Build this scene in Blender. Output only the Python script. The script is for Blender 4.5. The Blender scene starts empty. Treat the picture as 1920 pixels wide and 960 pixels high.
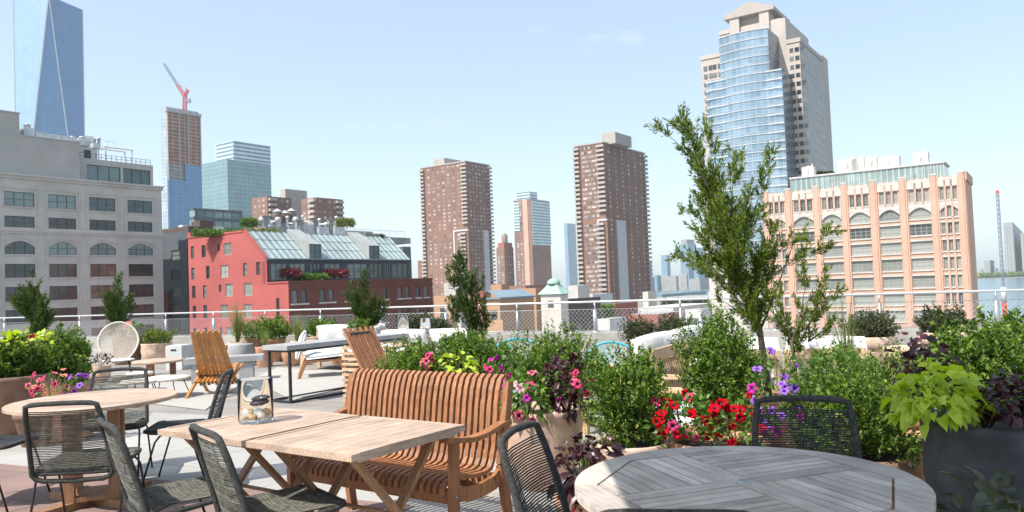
import bpy, math, random
import numpy as np
from mathutils import Vector, Matrix
R=math.radians
scene=bpy.context.scene; COL=scene.collection
# ---------------------------------------------------------------- camera, world, sun, exposure
F=1450.0; PIT=math.atan(56/F); ROL=R(2.2); EYE=1.43
_c,_s,_cp,_sp=math.cos(ROL),math.sin(ROL),math.cos(PIT),math.sin(PIT)
CR=np.array([_c,_s*_sp,-_s*_cp]); CU=np.array([_s,-_c*_sp,_c*_cp]); CF=np.array([0,_cp,_sp]); CC=np.array([0,0,EYE])
cam=bpy.data.cameras.new('camera'); cam.sensor_width=36; cam.lens=36*F/1920; cam.clip_start=.05; cam.clip_end=30000
cam.dof.use_dof=True; cam.dof.focus_distance=4.6; cam.dof.aperture_fstop=9
co=bpy.data.objects.new('camera',cam); COL.objects.link(co); scene.camera=co
co.matrix_world=Matrix(((CR[0],CU[0],-CF[0],0),(CR[1],CU[1],-CF[1],0),(CR[2],CU[2],-CF[2],EYE),(0,0,0,1)))
SAZ=(-.80,-.60); SEL=R(55)
w=bpy.data.worlds.new('World'); scene.world=w; w.use_nodes=True
nt=w.node_tree; bg=nt.nodes['Background']; sky=nt.nodes.new('ShaderNodeTexSky'); sky.sky_type='NISHITA'; sky.sun_disc=False
sky.sun_elevation=SEL; sky.sun_rotation=math.atan2(SAZ[0],SAZ[1]); sky.air_density=1.0; sky.dust_density=1.5; sky.ozone_density=.6
bg.inputs[1].default_value=.15
# thin fair-weather clouds in the sky
tc=nt.nodes.new('ShaderNodeTexCoord'); mp=nt.nodes.new('ShaderNodeMapping'); mp.inputs['Scale'].default_value=(5,5,22)
nz=nt.nodes.new('ShaderNodeTexNoise'); nz.inputs['Scale'].default_value=1.6; nz.inputs['Detail'].default_value=6; nz.inputs['Roughness'].default_value=.6
cr=nt.nodes.new('ShaderNodeValToRGB'); cr.color_ramp.elements[0].position=.66; cr.color_ramp.elements[1].position=.82
cr.color_ramp.elements[1].color=(.55,.55,.55,1)
mx=nt.nodes.new('ShaderNodeMix'); mx.data_type='RGBA'; mx.inputs[7].default_value=(3.4,3.5,3.6,1)
nt.links.new(tc.outputs['Generated'],mp.inputs[0]); nt.links.new(mp.outputs[0],nz.inputs['Vector']); nt.links.new(nz.outputs['Fac'],cr.inputs[0])
nt.links.new(cr.outputs[0],mx.inputs[0]); vl=nt.nodes.new('ShaderNodeMix'); vl.data_type='RGBA'; vl.inputs[0].default_value=.5; vl.inputs[7].default_value=(1.95,2.35,2.72,1); nt.links.new(sky.outputs[0],vl.inputs[6]); nt.links.new(vl.outputs[2],mx.inputs[6]);  # sky whitened by a flat pale blue mixed into its colour
nt.links.new(mx.outputs[2],bg.inputs[0])
sl=bpy.data.lights.new('sun','SUN'); sl.energy=3.6; sl.angle=R(.5); sl.color=(1,.95,.87)
so=bpy.data.objects.new('sun',sl); COL.objects.link(so); so.location=(-30,-20,60)
tosun=Vector((SAZ[0]*math.cos(SEL),SAZ[1]*math.cos(SEL),math.sin(SEL))); so.rotation_euler=tosun.to_track_quat('Z','Y').to_euler()
scene.render.engine='CYCLES'; scene.cycles.volume_bounces=2
vs=scene.view_settings; vs.view_transform='Standard'; vs.look='None'; vs.exposure=.98; vs.gamma=1; vs.use_curve_mapping=False
# ---------------------------------------------------------------- helpers
def ray(px,py): return CR*((px-960)/F)-CU*((py-480)/F)+CF
def G(px,py,z=0.0):
    r=ray(px,py); p=CC+r*((z-EYE)/r[2]); return (float(p[0]),float(p[1]))
def AY(px,py,Y):
    r=ray(px,py); p=CC+r*(Y/r[1]); return (float(p[0]),float(p[1]),float(p[2]))
def hor(px): return 536-(px-960)*math.tan(ROL)
U=(math.sin(R(35)),math.cos(R(35))); V=(-U[1],U[0]); W=(U[1],-U[0])   # street grid: U away-right, V away-left, W=-V
def site(px,Y): p=AY(px,hor(px),Y); return (p[0],p[1])
def add2(p,d,s): return (p[0]+d[0]*s,p[1]+d[1]*s)
def hit(o,d,px,py):
    """ray of a pixel against the vertical plane through o along d: s, z"""
    r=ray(px,py); n=(-d[1],d[0]); t=(o[0]*n[0]+o[1]*n[1])/(r[0]*n[0]+r[1]*n[1])
    q=CC+r*t; return (float((q[0]-o[0])*d[0]+(q[1]-o[1])*d[1]),float(q[2]))
class M:
    def __init__(s): s.v=[]; s.f=[]; s.m=[]; s.uv=[]; s.sm=[]
    def q(s,pts,mi=0,uv=None,smooth=False):
        b=len(s.v); s.v+= [tuple(p) for p in pts]; s.f.append(tuple(range(b,b+len(pts)))); s.m.append(mi); s.sm.append(smooth)
        s.uv.append(uv or [(0,0)]*len(pts)); return s
    def box(s,c,size,rz=0,mi=0,mat=None):
        hx,hy,hz=size[0]/2,size[1]/2,size[2]/2
        P=[(x,y,z) for x in(-hx,hx) for y in(-hy,hy) for z in(-hz,hz)]
        if mat is not None: P=[tuple(mat@Vector(p)+Vector(c)) for p in P]
        else:
            ca,sa=math.cos(rz),math.sin(rz); P=[(c[0]+x*ca-y*sa,c[1]+x*sa+y*ca,c[2]+z) for x,y,z in P]
        for f,(a,b) in (((0,1,3,2),(1,2)),((4,6,7,5),(1,2)),((0,4,5,1),(0,2)),((2,3,7,6),(0,2)),((0,2,6,4),(0,1)),((1,5,7,3),(0,1))):
            k=len(s.v); s.v+=[P[i] for i in f]; s.f.append((k,k+1,k+2,k+3)); s.m.append(mi); s.sm.append(False)
            L=[(-hx,hx),(-hy,hy),(-hz,hz)]
            s.uv.append([((L[a][(i>>(2-a))&1]),(L[b][(i>>(2-b))&1])) for i in f])
        return s
    def bar(s,a,b,w,h,mi=0,up=(0,0,1)):
        a=Vector(a); b=Vector(b); d=b-a; L=d.length; d.normalize(); u=Vector(up)
        x=d.cross(u)
        if x.length<1e-4: x=d.cross(Vector((1,0,0)))
        x.normalize(); y=x.cross(d)
        return s.box((a+b)/2,(w,L,h),mat=Matrix((x,d,y)).transposed(),mi=mi)
    def tube(s,pts,r,n=8,mi=0,closed=False,caps=True):
        P=[Vector(p) for p in pts]; N=len(P)
        if closed: T=[(P[(i+1)%N]-P[i-1]).normalized() for i in range(N)]
        else: T=[(P[min(i+1,N-1)]-P[max(i-1,0)]).normalized() for i in range(N)]
        x=T[0].orthogonal().normalized(); k=len(s.v)
        for i in range(N):
            x=(x-T[i]*x.dot(T[i])).normalized(); y=T[i].cross(x); rr=r[i] if hasattr(r,'__len__') else r
            for j in range(n):
                a=2*math.pi*j/n; s.v.append(tuple(P[i]+x*math.cos(a)*rr+y*math.sin(a)*rr))
        for i in range(N if closed else N-1):
            i2=(i+1)%N
            for j in range(n):
                j2=(j+1)%n; s.f.append((k+i*n+j,k+i*n+j2,k+i2*n+j2,k+i2*n+j)); s.m.append(mi); s.sm.append(True); s.uv.append([(0,0)]*4)
        if caps and not closed:
            for e in (0,N-1):
                f=[k+e*n+j for j in range(n)]; s.f.append(tuple(f if e else f[::-1])); s.m.append(mi); s.sm.append(False); s.uv.append([(0,0)]*n)
        return s
    def lathe(s,prof,n=28,c=(0,0,0),mi=0,smooth=True,wob=0,close=False):
        k=len(s.v)
        for r,z in prof:
            for j in range(n):
                a=2*math.pi*j/n; rr=r*(1+wob*math.sin(3*a+z*9)); s.v.append((c[0]+rr*math.cos(a),c[1]+rr*math.sin(a),c[2]+z))
        for i in range(len(prof)-1):
            for j in range(n):
                j2=(j+1)%n; s.f.append((k+i*n+j,k+i*n+j2,k+(i+1)*n+j2,k+(i+1)*n+j)); s.m.append(mi); s.sm.append(smooth); s.uv.append([(0,0)]*4)
        if close:
            for e in (0,len(prof)-1):
                f=[k+e*n+j for j in range(n)]; s.f.append(tuple(f if e else f[::-1])); s.m.append(mi); s.sm.append(False); s.uv.append([(0,0)]*n)
        return s
    def prism(s,poly,z0,z1,mi=0,mt=None):
        n=len(poly)
        s.q([(x,y,z1) for x,y in poly],mi if mt is None else mt,[(x,y) for x,y in poly]); s.q([(x,y,z0) for x,y in poly[::-1]],mi)
        for i in range(n):
            a=poly[i]; b=poly[(i+1)%n]; L=math.hypot(b[0]-a[0],b[1]-a[1])
            s.q([(a[0],a[1],z0),(b[0],b[1],z0),(b[0],b[1],z1),(a[0],a[1],z1)],mi,[(0,z0),(L,z0),(L,z1),(0,z1)])
        return s
    def gbox(s,o,a,La,b,Lb,z0,z1,mi=0,mt=None):
        p=[o,add2(o,a,La),add2(add2(o,a,La),b,Lb),add2(o,b,Lb)]
        if (a[0]*b[1]-a[1]*b[0])*La*Lb<0: p=p[::-1]
        return s.prism(p,z0,z1,mi,mt)
    def blob(s,c,r,n=10,m=7,mi=0,seed=0,rough=.12):
        rr=random.Random(seed); k=len(s.v); r=r if hasattr(r,'__len__') else (r,r,r)
        ph=[rr.uniform(0,6) for _ in range(4)]
        for i in range(m+1):
            t=math.pi*i/m
            for j in range(n):
                a=2*math.pi*j/n; q=1+rough*(math.sin(2*a+ph[0])*math.sin(t)+.6*math.sin(3*t+a+ph[1]))
                s.v.append((c[0]+r[0]*q*math.sin(t)*math.cos(a),c[1]+r[1]*q*math.sin(t)*math.sin(a),c[2]+r[2]*q*math.cos(t)))
        for i in range(m):
            for j in range(n):
                j2=(j+1)%n; s.f.append((k+i*n+j,k+(i+1)*n+j,k+(i+1)*n+j2,k+i*n+j2)); s.m.append(mi); s.sm.append(True); s.uv.append([(0,0)]*4)
        return s
    def mesh(s,name,mats,off=(0,0,0)):
        me=bpy.data.meshes.new(name); o=off
        me.from_pydata([(x-o[0],y-o[1],z-o[2]) for x,y,z in s.v],[],s.f)
        for m_ in (mats if isinstance(mats,(list,tuple)) else [mats]): me.materials.append(m_)
        me.polygons.foreach_set('material_index',s.m); me.polygons.foreach_set('use_smooth',s.sm)
        ul=me.uv_layers.new(name='UVMap'); flat=[c for f in s.uv for p in f for c in p]; ul.data.foreach_set('uv',flat)
        me.update(); return me
    def build(s,name,mats,parent=None,off=None):
        if off is None: off=tuple(parent['_o']) if parent is not None and '_o' in parent else (0,0,0)
        return link(name,s.mesh(name,mats,off),parent)
def link(name,me,parent=None,loc=(0,0,0),rot=(0,0,0)):
    o=bpy.data.objects.new(name,me); COL.objects.link(o); o.parent=parent; o.location=loc; o.rotation_euler=rot; return o
def tag(o,label,cat,group=None,kind=None):
    if label: o['label']=label
    if cat: o['category']=cat
    if group: o['group']=group
    if kind: o['kind']=kind
    return o
def thing(name,label,cat,loc=(0,0,0),rz=0,group=None,world=False):
    """Empty at the base; world=True: parts are given in world coordinates"""
    o=bpy.data.objects.new(name,None); COL.objects.link(o); o.empty_display_size=.1
    o.location=loc if len(loc)==3 else (loc[0],loc[1],0); o.rotation_euler=(0,0,rz); tag(o,label,cat,group)
    if world: o['_o']=tuple(o.location)
    return o
def kids(o): return [c for c in bpy.data.objects if c.parent==o]
def dup(root,loc,rz,label,group=None,scale=None):
    r=root.copy(); COL.objects.link(r); r.location=loc; r.rotation_euler=(0,0,rz); r['label']=label
    if group: r['group']=group
    if scale: r.scale=scale
    for ch in kids(root):
        c=ch.copy(); COL.objects.link(c); c.parent=r
        for g in kids(ch):
            d=g.copy(); COL.objects.link(d); d.parent=c
    return r
# ---------------------------------------------------------------- materials
def newmat(name):
    m=bpy.data.materials.new(name); m.use_nodes=True; return m,m.node_tree,m.node_tree.nodes['Principled BSDF']
def hexc(c): return (c[0],c[1],c[2],1)
def mat(name,c1,c2=None,scale=5,rough=.6,metal=0,bump=0,stretch=(1,1,1),spec=.5,detail=5,coord='Object',contrast=(.35,.65),bscale=None,rnd=0,stain=0,ss=4):
    m,nt,b=newmat(name); b.inputs['Roughness'].default_value=rough; b.inputs['Metallic'].default_value=metal; b.inputs['Specular IOR Level'].default_value=spec
    if c2 is None: b.inputs['Base Color'].default_value=hexc(c1); 
    tc=nt.nodes.new('ShaderNodeTexCoord'); mp=nt.nodes.new('ShaderNodeMapping'); mp.inputs['Scale'].default_value=stretch
    nt.links.new(tc.outputs[coord],mp.inputs[0])
    nz=nt.nodes.new('ShaderNodeTexNoise'); nz.inputs['Scale'].default_value=scale; nz.inputs['Detail'].default_value=detail; nt.links.new(mp.outputs[0],nz.inputs['Vector'])
    out=None
    if c2 is not None:
        r=nt.nodes.new('ShaderNodeValToRGB'); r.color_ramp.elements[0].position=contrast[0]; r.color_ramp.elements[1].position=contrast[1]
        r.color_ramp.elements[0].color=hexc(c1); r.color_ramp.elements[1].color=hexc(c2)
        nt.links.new(nz.outputs['Fac'],r.inputs[0]); out=r.outputs[0]
        if rnd:
            g=nt.nodes.new('ShaderNodeNewGeometry'); hs=nt.nodes.new('ShaderNodeHueSaturation'); mr=nt.nodes.new('ShaderNodeMapRange')
            mr.inputs[3].default_value=1-rnd; mr.inputs[4].default_value=1+rnd; nt.links.new(g.outputs['Random Per Island'],mr.inputs[0]); nt.links.new(mr.outputs[0],hs.inputs['Value']); nt.links.new(out,hs.inputs['Color']); out=hs.outputs[0]
        if stain:
            n3=nt.nodes.new('ShaderNodeTexNoise'); n3.inputs['Scale'].default_value=ss; n3.inputs['Detail'].default_value=7; n3.inputs['Roughness'].default_value=.65; nt.links.new(tc.outputs[coord],n3.inputs['Vector'])
            h3=nt.nodes.new('ShaderNodeHueSaturation'); m3=nt.nodes.new('ShaderNodeMapRange'); m3.inputs[1].default_value=.36; m3.inputs[2].default_value=.6; m3.inputs[3].default_value=1-stain; m3.inputs[4].default_value=1.05
            nt.links.new(n3.outputs['Fac'],m3.inputs[0]); nt.links.new(m3.outputs[0],h3.inputs['Value']); nt.links.new(out,h3.inputs['Color']); out=h3.outputs[0]
        nt.links.new(out,b.inputs['Base Color'])
    if bump:
        bp=nt.nodes.new('ShaderNodeBump'); bp.inputs['Strength'].default_value=bump; bp.inputs['Distance'].default_value=.02
        if bscale:
            n2=nt.nodes.new('ShaderNodeTexNoise'); n2.inputs['Scale'].default_value=bscale; n2.inputs['Detail'].default_value=4; nt.links.new(mp.outputs[0],n2.inputs['Vector']); nt.links.new(n2.outputs['Fac'],bp.inputs['Height'])
        else: nt.links.new(nz.outputs['Fac'],bp.inputs['Height'])
        nt.links.new(bp.outputs[0],b.inputs['Normal'])
    return m
def gridmat(name,c1,c2,line,bw,bh,mortar,offset=0,rough=.5,metal=0,spec=.5,wear=.15,lr=None,bump=0,sc=1):
    """brick texture in facade metres (UV)"""
    m,nt,b=newmat(name); b.inputs['Roughness'].default_value=rough; b.inputs['Metallic'].default_value=metal; b.inputs['Specular IOR Level'].default_value=spec
    tc=nt.nodes.new('ShaderNodeTexCoord'); bt=nt.nodes.new('ShaderNodeTexBrick'); nt.links.new(tc.outputs['UV'],bt.inputs['Vector'])
    bt.offset=offset; bt.inputs['Color1'].default_value=hexc(c1); bt.inputs['Color2'].default_value=hexc(c2); bt.inputs['Mortar'].default_value=hexc(line)
    bt.inputs['Scale'].default_value=1; bt.inputs['Brick Width'].default_value=bw; bt.inputs['Row Height'].default_value=bh; bt.inputs['Mortar Size'].default_value=mortar; bt.inputs['Mortar Smooth'].default_value=.1
    nz=nt.nodes.new('ShaderNodeTexNoise'); nz.inputs['Scale'].default_value=.09*sc; nz.inputs['Detail'].default_value=8; nt.links.new(tc.outputs['Object'],nz.inputs['Vector'])
    mr=nt.nodes.new('ShaderNodeMapRange'); mr.inputs[1].default_value=.3; mr.inputs[2].default_value=.7; mr.inputs[3].default_value=1-wear; mr.inputs[4].default_value=1+wear; nt.links.new(nz.outputs['Fac'],mr.inputs[0])
    hs=nt.nodes.new('ShaderNodeHueSaturation'); nt.links.new(mr.outputs[0],hs.inputs['Value']); nt.links.new(bt.outputs['Color'],hs.inputs['Color']); nt.links.new(hs.outputs[0],b.inputs['Base Color'])
    if bump:
        bp=nt.nodes.new('ShaderNodeBump'); bp.inputs['Strength'].default_value=bump; bp.inputs['Distance'].default_value=.01; bp.invert=True; nt.links.new(bt.outputs['Fac'],bp.inputs['Height']); nt.links.new(bp.outputs[0],b.inputs['Normal'])
    return m
def wood(name,c1,c2,rough=.55,axis=1,sc=3,rnd=.15,str_=28,stain=.22,ss=5):
    st=[str_,str_,str_]; st[axis]=1.5
    return mat(name,c1,c2,scale=sc,rough=rough,stretch=tuple(st),bump=.15,contrast=(.3,.7),rnd=rnd,stain=stain,ss=ss)
def leafmat(name,cols,rough=.45,trans=.3,spec=.4):
    m,nt,b=newmat(name); b.inputs['Roughness'].default_value=rough; b.inputs['Specular IOR Level'].default_value=spec
    g=nt.nodes.new('ShaderNodeNewGeometry'); r=nt.nodes.new('ShaderNodeValToRGB'); els=r.color_ramp.elements
    for i,c in enumerate(cols):
        e=els[i] if i<2 else els.new(1); e.position=i/(len(cols)-1); 
    for i,c in enumerate(cols): els[i].color=hexc(c)
    nt.links.new(g.outputs['Random Per Island'],r.inputs[0]); nt.links.new(r.outputs[0],b.inputs['Base Color'])
    tr=nt.nodes.new('ShaderNodeBsdfTranslucent'); ms=nt.nodes.new('ShaderNodeMixShader'); ms.inputs[0].default_value=trans
    br=nt.nodes.new('ShaderNodeHueSaturation'); br.inputs['Value'].default_value=1.6; br.inputs['Saturation'].default_value=1.1; nt.links.new(r.outputs[0],br.inputs['Color']); nt.links.new(br.outputs[0],tr.inputs['Color'])
    nt.links.new(b.outputs[0],ms.inputs[1]); nt.links.new(tr.outputs[0],ms.inputs[2]); nt.links.new(ms.outputs[0],nt.nodes['Material Output'].inputs[0])
    return m
def glassmat(name,col=(1,1,1),rough=0.0):
    m,nt,b=newmat(name); b.inputs['Base Color'].default_value=hexc(col); b.inputs['Roughness'].default_value=rough; b.inputs['Transmission Weight'].default_value=1; b.inputs['IOR'].default_value=1.45; return m
MT={}
def panemat(name,cols,rough=.1,spec=.7,nscale=.6):
    m,nt,b=newmat(name); b.inputs['Roughness'].default_value=rough; b.inputs['Specular IOR Level'].default_value=spec
    oi=nt.nodes.new('ShaderNodeObjectInfo'); g=nt.nodes.new('ShaderNodeNewGeometry'); ad=nt.nodes.new('ShaderNodeMath'); fr=nt.nodes.new('ShaderNodeMath'); fr.operation='FRACT'
    nt.links.new(oi.outputs['Random'],ad.inputs[0]); nt.links.new(g.outputs['Random Per Island'],ad.inputs[1]); nt.links.new(ad.outputs[0],fr.inputs[0])
    tc=nt.nodes.new('ShaderNodeTexCoord'); nz=nt.nodes.new('ShaderNodeTexNoise'); nz.noise_dimensions='4D'; nz.inputs['Scale'].default_value=nscale; nt.links.new(tc.outputs['Object'],nz.inputs['Vector']); w_=nt.nodes.new('ShaderNodeMath'); w_.operation='MULTIPLY'; w_.inputs[1].default_value=50; nt.links.new(fr.outputs[0],w_.inputs[0]); nt.links.new(w_.outputs[0],nz.inputs['W'])
    mm=nt.nodes.new('ShaderNodeMix'); mm.inputs[0].default_value=.4; nt.links.new(fr.outputs[0],mm.inputs[2]); nt.links.new(nz.outputs['Fac'],mm.inputs[3])
    r=nt.nodes.new('ShaderNodeValToRGB'); e=r.color_ramp.elements
    for i,c in enumerate(cols):
        x=e[i] if i<2 else e.new(1); x.position=.15+.7*i/(len(cols)-1)
    for i,c in enumerate(cols): e[i].color=hexc(c)
    nt.links.new(mm.outputs[0],r.inputs[0]); nt.links.new(r.outputs[0],b.inputs['Base Color']); return m
def mk():
    d=MT
    d['board']=gridmat('weathered_decking',(.29,.265,.24),(.235,.215,.195),(.09,.08,.07),2.4,.14,.004,offset=.4,rough=.8,wear=.16,bump=.4,sc=12)
    d['paver']=gridmat('pale_pavers',(.37,.355,.33),(.33,.32,.30),(.18,.17,.155),.6,.6,.004,rough=.85,wear=.09,bump=.3,sc=12)
    d['redpaver']=gridmat('reddish_pavers',(.25,.165,.14),(.215,.145,.125),(.14,.10,.09),.6,.6,.006,rough=.85,wear=.14,bump=.3,sc=14)
    d['kerb']=mat('pale_coping_stone',(.31,.295,.27),(.37,.355,.325),stain=.25,ss=1.2,scale=3,rough=.85,bump=.1)
    d['rug']=gridmat('cream_woven_rug',(.46,.44,.405),(.41,.395,.36),(.32,.305,.28),.06,.012,.003,offset=.5,rough=.95,wear=.05,sc=9)
    d['concrete']=mat('grey_concrete',(.27,.275,.28),(.36,.365,.37),scale=4,rough=.85,bump=.1,bscale=40)
    d['concretel']=mat('pale_concrete',(.46,.47,.47),(.54,.55,.54),scale=4,rough=.85)
    d['teak']=wood('honey_teak',(.26,.10,.04),(.42,.195,.09),rough=.5,axis=2)
    d['teakw']=wood('pale_teak_top',(.37,.25,.175),(.57,.43,.33),rough=.6,axis=0,rnd=.10)
    d['teakleg']=wood('warm_teak_legs',(.23,.115,.055),(.34,.19,.10),rough=.55,axis=2)
    d['teakgrey']=wood('silvered_teak',(.42,.36,.305),(.62,.555,.485),rough=.7,axis=0,rnd=.24); d['teakgreyy']=wood('silvered_teak_crosswise',(.42,.36,.305),(.62,.555,.485),rough=.7,axis=1,rnd=.24)
    d['orangewood']=wood('oiled_orange_wood',(.36,.14,.03),(.55,.25,.07),rough=.4,axis=2,rnd=.2)
    d['lightwood']=wood('pale_pine',(.52,.34,.20),(.64,.45,.29),rough=.6,axis=1)
    d['rope']=mat('charcoal_rope',(.035,.036,.035),(.075,.075,.07),scale=60,rough=.75,bump=.6,bscale=260,spec=.3)
    d['weave']=mat('olive_grey_cord',(.065,.065,.055),(.16,.155,.125),scale=40,rough=.8,rnd=.3,spec=.3,bump=.3,bscale=300)
    d['weavedark']=mat('black_cord',(.022,.024,.026),(.05,.052,.055),scale=40,rough=.7,rnd=.3,spec=.35)
    d['blackmetal']=mat('black_metal',(.018,.02,.022),rough=.4,spec=.5)
    d['darkgrey']=mat('dark_grey_steel',(.07,.075,.08),(.10,.105,.11),scale=6,rough=.5)
    d['steel']=mat('brushed_steel',(.42,.44,.46),rough=.35,metal=.7)
    d['whitemetal']=mat('white_rail',(.55,.56,.56),rough=.35,metal=.2)
    d['wire']=mat('steel_wire',(.62,.63,.63),rough=.35,metal=.5)
    d['terra']=mat('terracotta',(.50,.255,.145),(.63,.37,.24),scale=4,rough=.85,bump=.12,bscale=30,contrast=(.3,.7),stain=.3,ss=6)
    d['terrapale']=mat('pale_terracotta',(.58,.38,.27),(.70,.52,.41),stain=.25,ss=6,scale=5,rough=.85,bump=.12,bscale=30,contrast=(.3,.7))
    d['terrabrown']=mat('brown_clay',(.15,.085,.055),(.23,.135,.09),scale=5,rough=.8,bump=.1,bscale=30)
    d['potdark']=mat('charcoal_clay',(.04,.042,.048),(.085,.085,.092),stain=.35,ss=7,scale=5,rough=.7,bump=.15,bscale=25)
    d['soil']=mat('potting_soil',(.03,.02,.014),(.07,.05,.035),scale=40,rough=1,bump=.8)
    d['white']=mat('white_canvas',(.62,.62,.615),(.68,.68,.675),scale=3,rough=.9,bump=.25,bscale=5)
    d['creamrope']=mat('cream_rope',(.60,.53,.45),(.70,.64,.56),scale=40,rough=.85)
    d['turq']=mat('turquoise_cord',(.07,.42,.48),(.12,.52,.58),scale=20,rough=.6)
    d['bark']=mat('grey_brown_bark',(.10,.07,.05),(.22,.17,.13),scale=12,rough=.9,stretch=(1,1,.3),bump=.6)
    d['stem']=mat('green_stem',(.10,.13,.04),(.14,.16,.05),scale=9,rough=.7)
    d['box']=leafmat('boxwood_leaf',[(.022,.05,.008),(.065,.135,.018),(.135,.225,.03),(.29,.37,.07)],trans=.35,spec=.35)
    d['juni']=leafmat('juniper_scale',[(.025,.05,.010),(.075,.125,.016),(.15,.21,.025),(.30,.34,.07)],trans=.35,rough=.6,spec=.3)
    d['junid']=leafmat('dark_juniper_scale',[(.015,.035,.010),(.035,.07,.016),(.07,.12,.022),(.15,.20,.045)],trans=.25,rough=.6,spec=.3)
    d['mid']=leafmat('mid_green_leaf',[(.05,.12,.02),(.10,.20,.03),(.20,.31,.055)],trans=.3)
    d['dark']=leafmat('dull_dark_leaf',[(.03,.05,.02),(.055,.075,.028),(.10,.10,.04)],trans=.2)
    d['lime']=leafmat('chartreuse_leaf',[(.34,.48,.03),(.46,.58,.05),(.58,.66,.11)],trans=.35)
    d['yellow']=leafmat('yellow_leaf',[(.55,.55,.03),(.70,.66,.06),(.45,.50,.04)],trans=.35)
    d['purple']=leafmat('dark_purple_leaf',[(.028,.010,.014),(.055,.016,.022),(.095,.03,.035)],trans=.2,spec=.6,rough=.35)
    d['wine']=leafmat('wine_veined_leaf',[(.14,.025,.03),(.22,.05,.05),(.09,.02,.02)],trans=.3)
    d['grass']=leafmat('fine_grass',[(.10,.16,.03),(.18,.23,.06),(.30,.28,.11)],trans=.3)
    d['straw']=leafmat('straw_grass',[(.50,.36,.18),(.62,.48,.28),(.40,.34,.16)],trans=.3)
    d['darkleaf']=leafmat('dark_glossy_leaf',[(.03,.045,.02),(.045,.06,.022),(.07,.075,.03)],trans=.15,spec=.5)
    for n_,c in dict(pink=(.72,.07,.20),crimson=(.55,.004,.014),violet=(.33,.17,.62),magenta=(.62,.05,.38),purplef=(.24,.03,.38),salmon=(.85,.30,.22),palepink=(.80,.50,.55),rose=(.80,.18,.26)).items():
        d[n_]=leafmat('petal_'+n_,[tuple(x*.75 for x in c),c],trans=.2,rough=.9,spec=.05)
    d['throat']=mat('petal_throat',(.10,.02,.06),rough=.7)
    d['glass']=glassmat('clear_glass',(.97,.99,.98)); d['glass'].node_tree.nodes['Principled BSDF'].inputs['IOR'].default_value=1.2
    d['stonepale']=mat('pale_pebble',(.72,.66,.56),(.82,.78,.72),scale=9,rough=.5)
    d['stoneorange']=mat('amber_pebble',(.62,.36,.14),(.72,.5,.26),scale=9,rough=.4)
    d['mussel']=mat('dark_shell',(.02,.018,.028),(.06,.05,.07),scale=9,rough=.15,spec=.7)
    d['taupe']=mat('taupe_canopy',(.30,.28,.26),(.34,.32,.30),scale=2,rough=.9)
    # --- city
    d['ground']=mat('city_ground',(.17,.165,.155),(.27,.255,.235),scale=.02,rough=.95,detail=8)
    d['river']=mat('river_water',(.06,.115,.14),(.075,.135,.16),scale=.01,rough=.22,bump=.35,bscale=.25)
    d['greystone']=mat('grey_limestone',(.45,.445,.41),(.52,.515,.475),scale=.5,rough=.9,detail=8,stain=.14,ss=.12,contrast=(.3,.7))
    d['greyplain']=mat('grey_render',(.37,.37,.345),(.43,.43,.40),scale=.25,rough=.9,detail=8)
    d['dormer']=mat('dormer_cladding',(.28,.29,.29),(.34,.35,.35),scale=.5,rough=.8)
    d['winframe']=mat('dark_window_frame',(.05,.06,.06),rough=.6)
    d['paleframe']=mat('pale_window_frame',(.33,.33,.30),rough=.6)
    d['pane']=panemat('window_pane',[(.02,.028,.032),(.05,.06,.065),(.10,.12,.12),(.22,.23,.21)])
    d['panewarm']=panemat('warm_window_pane',[(.03,.032,.036),(.08,.06,.055),(.05,.05,.05),(.26,.17,.13)])
    d['paneteal']=panemat('teal_window_pane',[(.035,.06,.065),(.08,.13,.135),(.15,.21,.21),(.22,.30,.29)])
    d['paneblind']=panemat('blind_window_pane',[(.16,.175,.16),(.24,.26,.235),(.31,.33,.30),(.36,.37,.34)],rough=.4,spec=.5)
    d['red']=gridmat('coral_painted_brick',(.46,.115,.105),(.41,.10,.09),(.36,.09,.085),.5,.16,.02,offset=.5,rough=.9,wear=.16)
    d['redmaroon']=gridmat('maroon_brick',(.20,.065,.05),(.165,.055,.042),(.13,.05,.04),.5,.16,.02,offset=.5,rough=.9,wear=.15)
    d['slate']=mat('slate_blue_cladding',(.085,.105,.125),(.11,.13,.15),scale=.5,rough=.7)
    d['skyglass']=gridmat('greenhouse_glass',(.17,.26,.26),(.25,.35,.34),(.45,.48,.46),1.25,30,.10,rough=.12,spec=.8,wear=.25,sc=3)
    d['whitegrey']=mat('white_grey_panel',(.45,.46,.46),(.55,.56,.56),scale=.5,rough=.8)
    d['orange']=gridmat('salmon_brick',(.60,.38,.28),(.56,.345,.25),(.48,.32,.25),.6,.2,.02,offset=.5,rough=.9,wear=.09)
    d['cream']=mat('cream_terracotta',(.52,.475,.42),(.60,.56,.51),stain=.12,ss=.4,scale=.5,rough=.8)
    d['towerbrick']=gridmat('brown_brick',(.29,.155,.115),(.235,.13,.10),(.20,.12,.09),.8,.25,.03,offset=.5,rough=.95,wear=.12)
    d['concb']=mat('balcony_concrete',(.36,.32,.29),(.42,.38,.35),scale=.3,rough=.9)
    d['palegreyconc']=mat('pale_grey_concrete',(.50,.51,.52),(.56,.57,.58),scale=.3,rough=.9)
    d['towerpane']=panemat('small_tower_pane',[(.06,.055,.05),(.18,.16,.15),(.36,.33,.30),(.62,.58,.54)],rough=.3,nscale=.3)
    d['wtcl']=gridmat('lit_facet_curtain_wall',(.33,.47,.60),(.30,.44,.57),(.26,.38,.50),8,4,.25,rough=.2,metal=.35,spec=.8,wear=.05)  # paler copy of the skyscraper glass, sunlight put into the colour
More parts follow.
